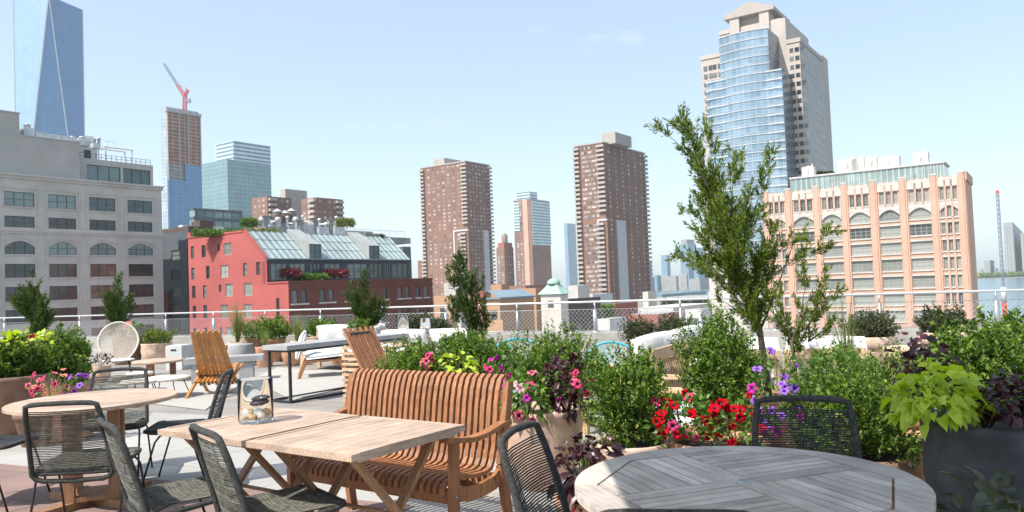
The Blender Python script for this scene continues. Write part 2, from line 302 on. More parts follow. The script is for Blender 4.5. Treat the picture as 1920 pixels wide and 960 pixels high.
    d['wtcd']=gridmat('blue_glass_and_shaded_facet',(.055,.16,.32),(.065,.18,.35),(.10,.23,.40),8,4,.3,rough=.12,metal=.3,spec=.8,wear=.08)  # darker copy for the skyscraper's shaded facets; also plain blue cladding elsewhere
    d['citi']=gridmat('sky_blue_curtain_wall',(.18,.27,.34),(.27,.37,.44),(.36,.42,.46),2.6,3.9,.16,rough=.15,metal=.35,spec=.8,wear=.25)
    d['citid']=gridmat('shaded_side_curtain_wall',(.05,.07,.09),(.075,.10,.12),(.20,.22,.24),2.6,3.9,.16,rough=.2,spec=.6,wear=.1)  # darker copy of the front glass, shade put into the colour
    d['pinkstone']=gridmat('pink_granite',(.50,.435,.385),(.47,.41,.365),(.41,.36,.325),3,1.95,.1,rough=.9,wear=.05)
    d['bluegrid']=gridmat('banded_blue_glass',(.10,.20,.25),(.13,.24,.29),(.55,.60,.61),60,3.9,1.1,rough=.2,metal=.1,spec=.7,wear=.1)
    d['greengrid']=gridmat('green_glass_grid',(.13,.23,.25),(.16,.27,.29),(.30,.39,.40),3,3.9,.25,rough=.2,metal=.2,spec=.7,wear=.1)
    d['slab']=gridmat('raw_concrete_floors',(.33,.085,.04),(.26,.07,.035),(.42,.34,.30),7,4,.5,rough=.9,wear=.2)
    d['hoist']=gridmat('hoist_lattice',(.17,.27,.33),(.24,.34,.40),(.42,.48,.52),3,4,.6,rough=.5,wear=.2)
    d['tan']=gridmat('tan_brick',(.48,.285,.17),(.44,.26,.155),(.40,.25,.16),.5,.2,.02,offset=.5,rough=.9,wear=.12)
    d['brown']=gridmat('dark_brown_brick',(.13,.09,.075),(.11,.075,.065),(.09,.07,.06),.5,.2,.02,offset=.5,rough=.9,wear=.15)
    d['redlow']=gridmat('red_low_brick',(.36,.13,.09),(.33,.115,.08),(.28,.11,.08),.5,.2,.02,offset=.5,rough=.9,wear=.12)
    d['whitewall']=mat('white_render',(.50,.485,.455),(.58,.56,.53),scale=.4,rough=.9)
    d['roofgrey']=mat('grey_roofing',(.24,.245,.25),(.36,.365,.365),scale=.3,rough=.9)
    d['copper']=mat('green_copper',(.27,.43,.35),(.36,.52,.44),scale=.6,rough=.8)
    d['slatew']=mat('slate_wall',(.05,.065,.08),(.07,.085,.10),scale=.5,rough=.7)
    d['blueroof']=mat('blue_grey_roof',(.17,.23,.28),(.22,.28,.33),scale=.4,rough=.7)
    d['hazeblue']=gridmat('far_blue_glass',(.13,.22,.30),(.17,.27,.35),(.22,.32,.40),5,4,.6,rough=.3,wear=.1)
    d['hazecream']=gridmat('far_cream_wall',(.46,.43,.39),(.42,.40,.36),(.22,.23,.24),6,4,1.1,rough=.9,wear=.1)
    d['cranered']=mat('crane_red',(.55,.05,.05),rough=.6); d['craneblue']=mat('crane_grey_blue',(.25,.28,.34),rough=.6)
    d['tank']=wood('water_tank_staves',(.17,.12,.09),(.26,.20,.15),axis=2,sc=.3)
    d['galv']=mat('galvanised_duct',(.42,.44,.46),(.60,.62,.63),scale=.8,rough=.45,metal=.3)
mk()
HZ=0.00011
# ---------------------------------------------------------------- window and wall tools
GZ=-23.0
class Fac:
    """vertical facade plane; d runs left to right seen from outside"""
    def __init__(s,o,d): s.o=o; s.d=d; s.n=(-d[1],d[0]); s.rz=math.atan2(d[1],d[0])
    def p(s,a,z,off=0): return (s.o[0]+s.d[0]*a-s.n[0]*off, s.o[1]+s.d[1]*a-s.n[1]*off, z)
    def sz(s,px,py): return hit(s.o,s.d,px,py)
    def rect(s,x0,y0,x1,y1):
        ym=(y0+y1)/2; xm=(x0+x1)/2
        return (s.sz(x0,ym)[0],s.sz(x1,ym)[0],s.sz(xm,y1)[1],s.sz(xm,y0)[1])
    def q(s,m,a0,a1,z0,z1,off=0,mi=0):
        m.q([s.p(a0,z0,off),s.p(a1,z0,off),s.p(a1,z1,off),s.p(a0,z1,off)],mi,[(a0,z0),(a1,z0),(a1,z1),(a0,z1)])
    def slab(s,m,a0,a1,z0,z1,off0,off1,mi=0):
        """box standing on the facade from depth off0 to off1 outward"""
        P=[s.p(a,z,o) for o in (off1,off0) for z in (z0,z1) for a in (a0,a1)]
        L=a1-a0
        m.q([P[0],P[1],P[3],P[2]],mi,[(a0,z0),(a1,z0),(a1,z1),(a0,z1)])
        m.q([P[5],P[4],P[6],P[7]],mi)
        m.q([P[4],P[0],P[2],P[6]],mi,[(0,z0),(off1-off0,z0),(off1-off0,z1),(0,z1)]); m.q([P[1],P[5],P[7],P[3]],mi,[(0,z0),(off1-off0,z0),(off1-off0,z1),(0,z1)])
        m.q([P[2],P[3],P[7],P[6]],mi); m.q([P[4],P[5],P[1],P[0]],mi)
    def holed(s,m,a0,a1,z0,z1,rects,dep=.3,mi=0,off=0):
        A=sorted(set([a0,a1]+[v for r in rects for v in r[:2] if a0<v<a1])); Z=sorted(set([z0,z1]+[v for r in rects for v in r[2:4] if z0<v<z1]))
        for i in range(len(A)-1):
            ca=(A[i]+A[i+1])/2; run=None
            for j in range(len(Z)-1):
                cz=(Z[j]+Z[j+1])/2
                inside=any(r[0]<ca<r[1] and r[2]<cz<r[3] for r in rects)
                if not inside:
                    if run is None: run=Z[j]
                elif run is not None: s.q(m,A[i],A[i+1],run,Z[j],off,mi); run=None
            if run is not None: s.q(m,A[i],A[i+1],run,z1,off,mi)
        for r in rects:
            b0,b1,c0,c1=r[:4]
            for pa,pb in (((b0,c0),(b1,c0)),((b1,c0),(b1,c1)),((b1,c1),(b0,c1)),((b0,c1),(b0,c0))):
                m.q([s.p(pa[0],pa[1],off),s.p(pb[0],pb[1],off),s.p(pb[0],pb[1],off-dep),s.p(pa[0],pa[1],off-dep)],mi)
    def arch(s,m,r,h,mi=0,off=0,n=8):
        b0,b1,c0,c1=r[:4]; w=b1-b0
        def y(a): t=(a-b0)/w*2-1; return c1-h*t*t
        for i in range(n):
            a=b0+w*i/n; b=b0+w*(i+1)/n
            m.q([s.p(a,y(a),off),s.p(b,y(b),off),s.p(b,c1,off),s.p(a,c1,off)],mi,[(a,y(a)),(b,y(b)),(b,c1),(a,c1)])
            m.q([s.p(a,y(a),off),s.p(b,y(b),off),s.p(b,y(b),off-.3),s.p(a,y(a),off-.3)],mi)
WC={}
def winmesh(w,h,nx,ny,fm,pm,fw=.07):
    k=(round(w,1),round(h,1),nx,ny,fm,pm)
    if k in WC: return WC[k]
    a=M(); t=.06
    for x in [0,w-fw]: a.box((x+fw/2,0,h/2),(fw,t*2,h))
    for z in [0,h-fw]: a.box((w/2,.001,z+fw/2),(w-2*fw,t*2-.002,fw))
    for i in range(1,nx): a.box((w*i/nx,.002,h/2),(fw*.9,t*1.8,h-2*fw))
    for j in range(1,ny): a.box((w/2,.004,h*j/ny),(w-2*fw,t*1.5,fw*.7))
    b=M(); b.box((w/2,.03,h/2),(w-fw,.03,h-fw))
    WC[k]=(a.mesh('window',MT[fm]),b.mesh('pane',MT[pm])); return WC[k]
def window(par,f,r,nx=2,ny=2,fm='winframe',pm='pane',dep=.3,fw=.07,off=0):
    b0,b1,c0,c1=r[:4]; a,b=winmesh(b1-b0,c1-c0,nx,ny,fm,pm,fw)
    o=Vector(f.p(b0,c0,off-dep+.13))-par.location
    wd=link('window',a,par,o,(0,0,f.rz)); link('pane',b,wd); return wd
def panes(m,f,r,mi=0,off=.03):
    f.slab(m,r[0],r[1],r[2],r[3],-.05,off,mi)
def lone(name,label,cat,m,mats,loc,group=None,kind=None):
    o=link(name,m.mesh(name,mats,loc),None,loc); return tag(o,label,cat,group,kind)
# ---------------------------------------------------------------- ground and river
m=M(); m.q([(-4000,-1200,GZ),(4500,-1200,GZ),(4500,4800,GZ),(-4000,4800,GZ)]); o=m.build('ground',MT['ground']); o['kind']='structure'
m=M(); m.q([(x,y,GZ+.05) for x,y in [(188,1050),(224,361),(262,-500),(3200,-500),(3200,1450),(1500,1620),(330,1790),(175,1800)]]); o=m.build('river',MT['river']); o['kind']='structure'

# ---------------------------------------------------------------- grey loft building (left)
far=site(307,140.); LG=62.0; o0=add2(far,U,-LG); f=Fac(o0,U)
t=thing('loft_building','large grey stone loft building with rows of wide windows at the left edge','building',(o0[0],o0[1],GZ),world=True)
cols=[(9,66),(92,144),(169,218),(241,287)]; rows=[(376,400),(416,437),(457,479),(495,518),(533,557),(571,595),(609,632)]
zr=[]
for a,b in rows: r=f.rect(241,a,287,b); zr.append((r[2],r[3]))
cs=[]
for a,b in cols: r=f.rect(a,470,b,500); cs.append((r[0],r[1]))
wd=cs[0][1]-cs[0][0]; pit=cs[1][0]-cs[0][0]; cs=[(cs[0][0]-pit,cs[0][1]-pit)]+cs
rects=[]
for ri,(z0,z1) in enumerate(zr):
    for ci,(a,b) in enumerate(cs): rects.append((a,b,z0,z1,ri,ci))
ztop=f.sz(304,350)[1]; zarch=f.sz(304,440)[1]
m=M(); f.holed(m,0,LG,GZ,ztop,rects,.35)
for r in rects:
    if r[4]==2: f.arch(m,r,(r[3]-r[2])*.45)
m.gbox(add2(o0,f.n,.36),U,LG,f.n,26,GZ,ztop-.01)
# piers, sunk panels and mouldings
for ci in range(len(cs)):
    a,b=cs[ci]
    f.slab(m,a-.55,a-.30,GZ,zarch-.4,0,.10); f.slab(m,b+.30,b+.55,GZ,zarch-.4,0,.10)
    zt=zr[0][1]+.5; f.slab(m,a-.6,a-.4,zr[1][0]-.6,zt,0,.12); f.slab(m,b+.4,b+.6,zr[1][0]-.6,zt,0,.12); f.slab(m,a-.6,b+.6,zt,zt+.18,0,.14)
    n=8; hh=(zr[2][1]-zr[2][0])*.45; a2=a-.45; b2=b+.45; w_=b2-a2
    for i in range(n):
        u0=i/n*2-1; u1=(i+1)/n*2-1; y=lambda q: zr[2][1]+.55-hh*q*q
        p=[f.p(a2+w_*i/n,y(u0)-.2,.12),f.p(a2+w_*(i+1)/n,y(u1)-.2,.12),f.p(a2+w_*(i+1)/n,y(u1),.12),f.p(a2+w_*i/n,y(u0),.12)]
        m.q(p); m.q([p[3],p[2],f.p(a2+w_*(i+1)/n,y(u1),0),f.p(a2+w_*i/n,y(u0),0)]); m.q([f.p(a2+w_*i/n,y(u0)-.2,0),f.p(a2+w_*(i+1)/n,y(u1)-.2,0),p[1],p[0]])
for r in rects: f.slab(m,r[0]-.15,r[1]+.15,r[2]-.22,r[2]-.003,0,.16)
m.build('wall',MT['greystone'],t)
m=M(); f.slab(m,-.2,LG+.2,ztop-.3,ztop,-.4,.55); f.slab(m,-.2,LG+.15,ztop-.75,ztop-.302,0,.28); f.slab(m,-.1,LG+.1,zarch-.25,zarch+.35,0,.3); f.slab(m,-.1,LG+.1,zarch-.6,zarch-.252,0,.16); m.build('cornice',MT['greystone'],t)
pmx={0:'paneteal',1:'pane',2:'paneteal',3:'panewarm',4:'panewarm',5:'panewarm',6:'panewarm'}
for r in rects: window(t,f,r,3,2,'winframe',pmx[r[4]] if r[5]>1 or r[4]<3 else 'pane')
# taller blank mass and stair bulkhead
sa=f.sz(150,300)[0]; sb=f.sz(38,240)[0]; z1=f.sz(100,262)[1]; z2=f.sz(38,213)[1]
m=M(); m.gbox(add2(o0,f.n,.05),U,sa,f.n,18,ztop,z1); m.gbox(add2(o0,f.n,.3),U,sb,f.n,12,z1,z2); 
f.slab(m,sb,sa+.1,z1,z1+.18,-.6,.05); f.slab(m,-.1,sb+.1,z2,z2+.2,-.5,-.15)
m.build('upper_wall',MT['greyplain'],t)
# glazed penthouse
f2=Fac(add2(add2(o0,U,sa),f.n,2.0),U); sp1=f2.sz(287,320)[0]; zp=f2.sz(287,346)[1]; zp1=f2.sz(287,318)[1]
zp1=f2.sz(220,300)[1]
rr=[f2.rect(163,311,226,342),f2.rect(231,318,282,347)]
zb=min(rr[0][2],rr[1][2]); zt=max(rr[0][3],rr[1][3]); rr=[(r[0],r[1],zb,zt) for r in rr]
m=M(); f2.holed(m,0,sp1,ztop,zt+1.0,rr,.35); m.gbox(add2(f2.o,f2.n,.36),U,sp1,f2.n,9,ztop,zt+.99); m.build('penthouse_wall',MT['greyplain'],t)
for r in rr: window(t,f2,r,3,1,'winframe','paneteal',.33,.1)
# roof terrace rail, plant room, ducts, pergola
zrf=zt+1.0
def gp(px,Yoff,z): a=f2.sz(px,300)[0]; return f2.p(a,z,-Yoff)
m=M(); a0=.3
for i in range(16): p=f2.p(a0+i*(sp1-.6)/15,zrf,-.4); m.bar(p,(p[0],p[1],zrf+1.0),.06,.06)
for h in (.5,1.0): m.bar(f2.p(a0,zrf+h,-.4),f2.p(sp1-.3,zrf+h,-.4),.06,.06)
m.build('terrace_rail',MT['winframe'],t)
m=M(); s0=f2.sz(152,280)[0]; s1=f2.sz(202,290)[0]
m.gbox(add2(add2(f2.o,U,s0),f2.n,3.5),U,s1-s0,f2.n,5,zrf,zrf+3.0); m.gbox(add2(add2(f2.o,U,s0+1),f2.n,4),U,3,f2.n,3,zrf+3.0,zrf+3.7)
m.build('plant_room',MT['whitegrey'],t)
m=M(); p=add2(add2(f2.o,U,s0+2.2),f2.n,3.45); m.gbox(p,U,1.1,f2.n,-.06,zrf,zrf+2.1); m.build('door',MT['winframe'],t)
m=M()
for dx,rd,hh in ((1.,.35,1.2),(2.2,.3,.9),(4.6,.4,1.3),(5.6,.25,1.6)):
    p=add2(add2(f2.o,U,s0+dx),f2.n,5); m.lathe([(rd,0),(rd,hh),(rd*1.3,hh),(rd*1.1,hh+.3),(.02,hh+.4)],10,(p[0],p[1],zrf+3.0))
p=add2(add2(f2.o,U,s0+3.2),f2.n,4.); m.box((p[0],p[1],zrf+4.1),(1.6,1.0,1.1),.5)
m.build('roof_vent',MT['galv'],t)
m=M(); s2=f2.sz(205,290)[0]; s3=f2.sz(254,290)[0]
for a in (s2,s3): 
    for d in (1.2,3.6): p=f2.p(a,zrf,-d); m.bar(p,(p[0],p[1],zrf+2.5),.14,.14)
for d in (1.2,3.6): m.bar(f2.p(s2-.2,zrf+2.57,-d),f2.p(s3+.2,zrf+2.57,-d),.14,.14)
for i in range(9): a=s2+(s3-s2)*i/8; m.bar(f2.p(a,zrf+2.7,-1.0),f2.p(a,zrf+2.7,-3.8),.08,.12)
m.build('pergola',MT['whitemetal'],t)
m=M()
sL=f.sz(45,260)[0]
for i,(dx,sx,sy,sz_) in enumerate(((.6,1.6,1.6,1.6),(3,2.6,1.5,1.1),(6.2,4.2,1.4,1.2),(9.6,2.0,1.6,.9),(12,1.2,1.2,.8))):
    p=f.p(sL+dx+1,0,-2.6-.3*i); m.box((p[0],p[1],z1+sz_/2+.2),(sx,sy,sz_),f.rz)
    if i in(0,3): m.lathe([(.5,0),(.5,.5),(.62,.5),(.3,.8)],10,(p[0],p[1],z1+sz_+.2))
for i in range(12): p=f.p(sL+i*1.35,z1,-.5); m.bar(p,(p[0],p[1],z1+1),.05,.05)
m.bar(f.p(sL,z1+1,-.5),f.p(sL+15,z1+1,-.5),.05,.05); m.build('roof_plant',MT['galv'],t)

# ---------------------------------------------------------------- slate infill building
p0=site(353,150.); f=Fac(add2(p0,W,-9.),W)   # faces the camera
t=thing('infill_building','narrow dark slate building squeezed between grey loft and coral building','building',(p0[0],p0[1],GZ),world=True)
zt=f.sz(345,433)[1]; rects=[f.rect(321,a,339,b) for a,b in ((469,488),(507,525),(539,557),(571,590),(600,622))]
sm=f.sz(328,580)[0]; s_l=f.sz(300,580)[0]
m=M(); f.holed(m,s_l,9.,GZ,zt,rects,.3); m.gbox(add2(add2(f.o,W,s_l),f.n,.31),W,9.-s_l,f.n,14,GZ,zt-.01); m.build('wall',MT['slate'],t)
for r in rects: window(t,f,r,1,2,'winframe','pane')
zm=f.sz(320,545)[1]; m=M(); f.slab(m,s_l,f.sz(320,580)[0],GZ,zm,0,.5); m.build('side_wall',MT['redmaroon'],t)
m=M(); f.slab(m,s_l+.2,8.9,zt,zt+.9,-3,-.4); m.box((*f.p(5,0,-6)[:2],zt+1.2),(3,3,2.4),f.rz); m.build('parapet',MT['brown'],t)

# ---------------------------------------------------------------- coral red building
YR=118.; c0=site(541,YR); sL=hit(c0,V,353,480)[0]; oL=add2(c0,V,sL); f=Fac(oL,W); fr=Fac(c0,U)
t=thing('coral_building','coral red painted brick building with sloping greenhouse glass roof','building',(c0[0],c0[1],GZ),world=True)
q=lambda px,py: (280+px/2.2857,220+py/2.2857)
wl=[(178,553,192,605),(224,548,241,600),(292,542,303,573),(319,538,352,590),(180,645,195,695),(243,637,258,692),(305,633,338,687),(402,625,418,680),(458,620,475,675),
(183,722,198,775),(230,720,245,773),(298,717,309,748),(326,714,358,768),(406,710,441,765),(186,808,201,862),(232,805,248,862),(305,803,338,862),(406,800,438,860),(499,778,512,858),(544,775,558,855),
(189,903,203,950),(236,901,250,948),(303,900,315,940),(328,898,358,950),(410,896,440,948),(503,880,514,945),(546,876,560,942)]
rects=[f.rect(*q(a,b),*q(c,d)) for a,b,c,d in wl]
zl=f.sz(352,447)[1]; zpk=f.sz(447,433)[1]; spk=f.sz(442,433)[0]; ssl=f.sz(458,447)[0]; sst=f.sz(500,490)[0]; zev=f.sz(500,488)[1]; zte=f.sz(520,531)[1]
m=M(); f.holed(m,0,sst,GZ,zl,[r for r in rects if r[0]<sst and r[3]<zl],.3) if False else None
R0=[r for r in rects]
# wall in three parts: full height left of the slope, sloped part, low terrace part
ztt=zev
f.holed(m,0,sst,GZ,ztt,[r for r in R0 if r[1]<sst+.1 and r[3]<ztt],.3)
f.holed(m,sst,sL,GZ,zte,[r for r in R0 if r[0]>sst-.1 and r[3]<zte],.3)
up=[r for r in R0 if r[3]>=ztt and r[1]<=spk]
up2=[(a,b,max(c,ztt+.01),d) for a,b,c,d in up]
f.holed(m,0,spk,ztt,zl,up2,.3)
def tri(pts): m.q([f.p(a,z) for a,z in pts],0,pts)
tri([(spk,ztt),(sst,ztt),(ssl,zl),(spk,zl)])
f.slab(m,spk-1.0,ssl-.2,zl,zpk,-.7,.1); f.slab(m,0,spk-1.0,zl,zl+.3,-.4,.12); f.slab(m,0,.9,zl+.3,zl+1.0,-.9,.12)
# parapet along the slope
m.q([f.p(ssl,zl,.12),f.p(sst,ztt,.12),f.p(sst,ztt+.45,.12),f.p(ssl,zl+.45,.12)]); m.q([f.p(ssl,zl+.45,.12),f.p(sst,ztt+.45,.12),f.p(sst,ztt+.45,-.4),f.p(ssl,zl+.45,-.4)]); m.q([f.p(sst,zte,.0),f.p(sst,ztt,.0),f.p(sst,ztt,-.4),f.p(sst,zte,-.4)])
f.slab(m,sst,sL+.12,zte,zte+.22,-.4,.12)
m.gbox(add2(oL,f.n,.32),W,sst-1.3,f.n,30,GZ,ztt-.05)
m.build('painted_wall',MT['red'],t)
for r in R0: window(t,f,r,2 if r[1]-r[0]>1.6 else 1,2,'paleframe' if r[1]-r[0]>1.6 else 'winframe','paneblind' if r[1]-r[0]>1.6 else 'pane',.28,.12)
# right, shaded brick flank
LF=hit(c0,U,812,560)[0]; zf=zte; rr=[]
zA=fr.sz(690,560)[1]; 
for cx in (625,664,743,781,852,890,1010,1075,1108,1152,1188):
    x,y=q(cx,795); s_=fr.sz(x,565)[0]; rr.append((s_-.55,s_+.55,zA-.2,zA+1.9))
for cx in (625,664,743,781,852,890,1010,1075,1108,1152,1188):
    x,y=q(cx,795); s_=fr.sz(x,565)[0]; rr.append((s_-.55,s_+.55,zA-4.2,zA-2.0))
m=M(); fr.holed(m,0,LF,GZ,zf,rr,.3)
for r in rr: fr.arch(m,r,.45)
fr.slab(m,0,LF,zf,zf+.25,-.4,.15); fr.slab(m,0,LF,zf-1.0,zf-.75,0,.15); fr.slab(m,0,LF,zA-1.4,zA-1.2,0,.12)
m.gbox(add2(add2(c0,f.n,.33),V,.33),U,LF-.33,V,sL-sst-.4,GZ,zf-.02)
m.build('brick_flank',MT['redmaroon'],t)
for r in rr: window(t,fr,r,1,2,'winframe','pane',.28)
for r in rr: m=M(); fr.slab(m,r[0]-.3,r[1]+.3,r[2]-.25,r[2]-.003,.0,.22); m.build('window_sill',MT['cream'],t)
# set-back upper storey in slate, glazed
oS=add2(c0,V,sL-sst); LS=hit(oS,U,770,510)[0]; fs=Fac(oS,U); zs0=zf; zs1=zev
qq=[(687,625,735,682),(750,627,820,680),(850,627,935,682),(945,628,1000,680),(1010,628,1035,680),(1040,628,1108,680),(520,625,590,682),(600,625,670,682)]
rs=[]
for a,b,c,d in qq:
    r=fs.rect(*q(a,b),*q(c,d)); rs.append((r[0],r[1],zs0+.5,zs1-.45))
m=M(); fs.holed(m,0,LS,zs0,zs1,rs,.25); fs.slab(m,0,LS,zs1-.05,zs1+.2,0,.35); m.gbox(add2(oS,V,.3),U,LS,V,1,zs0,zs1-.1)
m.gbox(add2(oS,U,LS),U,.3,V,6.5,zs0,zs1); m.build('slate_storey',MT['slatew'],t)
for r in rs: window(t,fs,r,3,2,'winframe','paneteal',.23,.1)
# sloping glass roof
back=(sst-ssl); zr_=zl
m=M(); A=add2(oS,U,.3); 
def rp(a,k,h=0): # a along U, k 0..1 up the slope
    p=add2(add2(oS,U,a),V,back*k); return (p[0],p[1],zs1+.2+(zr_+.2-zs1-.2)*k+h)
sl_=math.hypot(back,zr_-zs1)
m.q([rp(.3,0),rp(LS,0),rp(LS,1),rp(.3,1)],0,[(.3,0),(LS,0),(LS,sl_),(.3,sl_)])
m.q([rp(LS,0,-.3),rp(LS,1,-.3),rp(LS,1),rp(LS,0)]); m.build('glass_roof',MT['skyglass'],t)
m=M()
for i in range(int(LS/1.25)+1): a=.3+i*1.25; m.bar(rp(a,0,.05),rp(a,1,.05),.10,.12)
for k in (0.01,.35,.68,.99): m.bar(rp(.3,k,.04),rp(LS,k,.04),.12,.1)
m.build('roof_mullion',MT['whitegrey'],t)
for (x0,x1,k1) in ((580,603,1.),(692,712,1.)):
    s0=fs.sz(x0,480)[0]; s1=fs.sz(x1,480)[0]; m=M(); h=2.6
    a=[rp(s0,0),rp(s1,0),rp(s1,.0,h),rp(s0,0,h),rp(s0,1,.6),rp(s1,1,.6),rp(s0,1),rp(s1,1)]
    m.q([a[3],a[2],a[5],a[4]]); m.q([a[1],a[7],a[5],a[2]]); m.q([a[0],a[3],a[4],a[6]])
    pass
    fd=Fac(oS,U); rct=(s0+.15,s1-.15,zs1+.35,zs1+.1+h)
    fd.holed(m,s0,s1,zs1,zs1+.2+h,[rct],.2); dr=m.build('dormer',MT['dormer'],t)
    window(t,fd,rct,2,2,'slate' if False else 'winframe','paneteal',.2,.1)
# roof top: deck behind ridge, rail, hedges, end wall
m=M(); P=add2(oS,V,back); m.gbox(add2(P,U,.3),U,LS+6,V,11,zl-1,zl+.15); m.build('roof_deck',MT['roofgrey'],t)
m=M()
for i in range(14): a=9+i*2.2; p=rp(a,1.02,0); m.bar(p,(p[0],p[1],p[2]+1.1),.07,.07)
for i in range(60): a=9+i*.49; p=rp(a,1.02,0); m.bar(p,(p[0],p[1],p[2]+1.0),.025,.025)
m.bar(rp(9,1.02,1.1),rp(38,1.02,1.1),.07,.07); m.build('roof_rail',MT['galv'],t)
RB=dict(f=f,fr=fr,fs=fs,rp=rp,zl=zl,zf=zf,oS=oS,LS=LS,zs0=zs0)

# ---------------------------------------------------------------- simple block builder
def block(name,label,cat,px,Y,pl,pr,py,wm,rm='roofgrey',base=GZ,win=None,win2=None,pane='pane',par=.0,group=None,capw=None,yref=None,lu=None,lv=None):
    """corner seen at px; left face to pl, right face to pr, top at py"""
    yref=yref or (py+20); c=site(px,Y)
    Lv=lv or (hit(c,V,pl,yref)[0] if pl is not None and pl<px-1 else 12.); Lu=lu or (hit(c,U,pr,yref)[0] if pr is not None and pr>px+1 else 12.)
    z=hit(c,V,px,py)[1]; t=thing(name,label,cat,(c[0],c[1],base),world=True,group=group)
    m=M(); m.gbox(c,U,Lu,V,Lv,base,z,0,1)
    if par: 
        for (o_,d_,L_,e_) in ((c,V,Lv,U),(c,U,Lu,V)): m.gbox(o_,d_,L_,e_,.4,z,z+par)
    m.build('wall',[MT[wm],MT[rm]],t)
    fl=Fac(add2(c,V,Lv),W); fr_=Fac(c,U)
    mm=M(); WR=[]
    for spec,ff,L in ((win,fl,Lv),(win2,fr_,Lu)):
        if spec:
            ww,wh,gx,gz,z0=spec; nx=max(1,int((L-gx*.3)/gx)); off=(L-nx*gx)/2; k=0
            zz=z-z0
            while zz-wh>max(base,GZ)+.5 and k<60:
                for i in range(nx): WR.append((ff,(off+gx*i+(gx-ww)/2,off+gx*i+(gx+ww)/2,zz-wh,zz)))
                zz-=gz; k+=1
    wm_={}
    for ff,r in WR[:100]:
        k_=(round(r[1]-r[0],3),round(r[3]-r[2],3))
        if k_ not in wm_: a_=M(); a_.box((k_[0]/2,0,k_[1]/2),(k_[0],.12,k_[1])); wm_[k_]=a_.mesh('window',MT[pane])
        link('window',wm_[k_],t,Vector(ff.p(r[0],r[2],0))-t.location,(0,0,ff.rz))
    for ff,r in WR[100:]: panes(mm,ff,r,0,.06)
    if mm.f: o_=mm.build('window_grid',MT[pane],t); o_['kind']='stuff'
    return t,c,z,Lu,Lv,fl,fr_
# ---------------------------------------------------------------- tapering glass skyscraper
cY=960.; ca=site(96,cY); 
t=thing('glass_skyscraper','very tall tapering blue glass skyscraper cut off by the top edge of the photo','skyscraper',(ca[0],ca[1],GZ),world=True)
Lw=hit(ca,(-1,0.0),40,400)[0]; 
cx,cy=site(100,1000.); a=37.; zt=392.; zb=38.; va=math.atan2(-cy,-cx)
b_=[(cx+a*1.414*math.cos(va+R(45)+i*math.pi/2),cy+a*1.414*math.sin(va+R(45)+i*math.pi/2)) for i in range(4)]
t_=[(cx+a*1.05*math.cos(va+R(90)+i*math.pi/2),cy+a*1.05*math.sin(va+R(90)+i*math.pi/2)) for i in range(4)]
m=M()
for i in range(4):
    j=(i+1)%4; k=(i-1)%4
    for tri_ in (((*b_[i],zb),(*b_[j],zb),(*t_[i],zt)),((*t_[k],zt),(*b_[i],zb),(*t_[i],zt))):
        A,B,C_=[Vector(x) for x in tri_]; n=(B-A).cross(C_-A).normalized()
        ux=Vector((0,0,1)).cross(n).normalized(); uy=n.cross(ux)
        m.q(tri_,0 if n.x*math.sin(va)-n.y*math.cos(va)>.35 else 1,[(v.dot(ux),v.dot(uy)) for v in (A,B,C_)])  # facet direction picks the glass tone: lit and shaded sides are painted
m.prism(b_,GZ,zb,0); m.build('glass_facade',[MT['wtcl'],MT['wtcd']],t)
m=M()
for i in range(4):
    j=(i+1)%4; m.bar((*b_[i],zb),(*t_[i],zt),1.3,1.3); m.bar((*b_[i],zb),(*t_[(i-1)%4],zt),1.3,1.3)
m.build('edge_trim',MT['whitegrey'],t)

# ---------------------------------------------------------------- tower under construction with crane
t,c,z,Lu,Lv,fl,fr_=block('unfinished_tower','slim unfinished tower with raw reddish floors rising behind glass cladding','skyscraper',318,820,303,374,197,'hoist',yref=300)
m=M(); ff=Fac(c,U); 
for k in range(46):
    zz=z-6-k*3.9
    if zz<10: break
    ff.slab(m,0.3,Lu+1.2,zz,zz+.9,.3,2.2)
m.build('floor_slab',MT['slab'],t)
m=M(); zr0=hit(c,U,350,310)[1]; ff.slab(m,0,Lu+.6,zr0,z-6.2,.1,.8); m.build('raw_storey_wall',MT['slab'],t)
m=M(); ff.slab(m,0,Lu*.5,GZ,zr0-18,.1,3.2); ff.slab(m,Lu*.5,Lu+.8,GZ,zr0,.1,3.2); m.build('glass_cladding',MT['bluegrid'] if False else MT['wtcd'],t)
m=M()
for a in (.0,.35,.62,1.): ff.slab(m,Lu*a,Lu*a+1.,GZ,z-2,1.,2.9)
ff.slab(m,-1,Lu+1.5,z-6,z-3,.2,3.6); m.build('column',MT['concb'],t)
# crane
cb=add2(c,U,Lu*.35); zc=z
t=thing('tower_crane','red tower crane with raised jib on the unfinished tower','crane',(cb[0],cb[1],zc),world=True)
pp=lambda px,py: tuple(AY(px,py,cb[1]))
m=M(); b0=pp(346,196); b1=pp(347,181)
def lattice(m,a,b,w,n,r=.35):
    a=Vector(a); b=Vector(b); d=(b-a).normalized(); x=d.cross(Vector((0,1,0))).normalized()*w/2; y=Vector((0,1,0))*w/2
    c4=[x+y,x-y,-x-y,-x+y]
    for q_ in c4: m.bar(a+q_,b+q_,r,r)
    for i in range(n):
        p=a+(b-a)*i/n; p2=a+(b-a)*(i+1)/n
        for k in range(4): m.bar(p+c4[k],p2+c4[(k+1)%4],r*.7,r*.7)
lattice(m,(b0[0],b0[1],zc-2),b1,3.0,5,.6); m.build('mast',MT['cranered'],t)
m=M(); lattice(m,b1,pp(333,160),2.6,6,.6); lattice(m,b1,pp(352,168),2.2,3,.6); m.build('jib_root',MT['cranered'],t)
m=M(); lattice(m,pp(333,160),pp(307,119),2.0,12,.5); m.build('jib',MT['craneblue'],t)
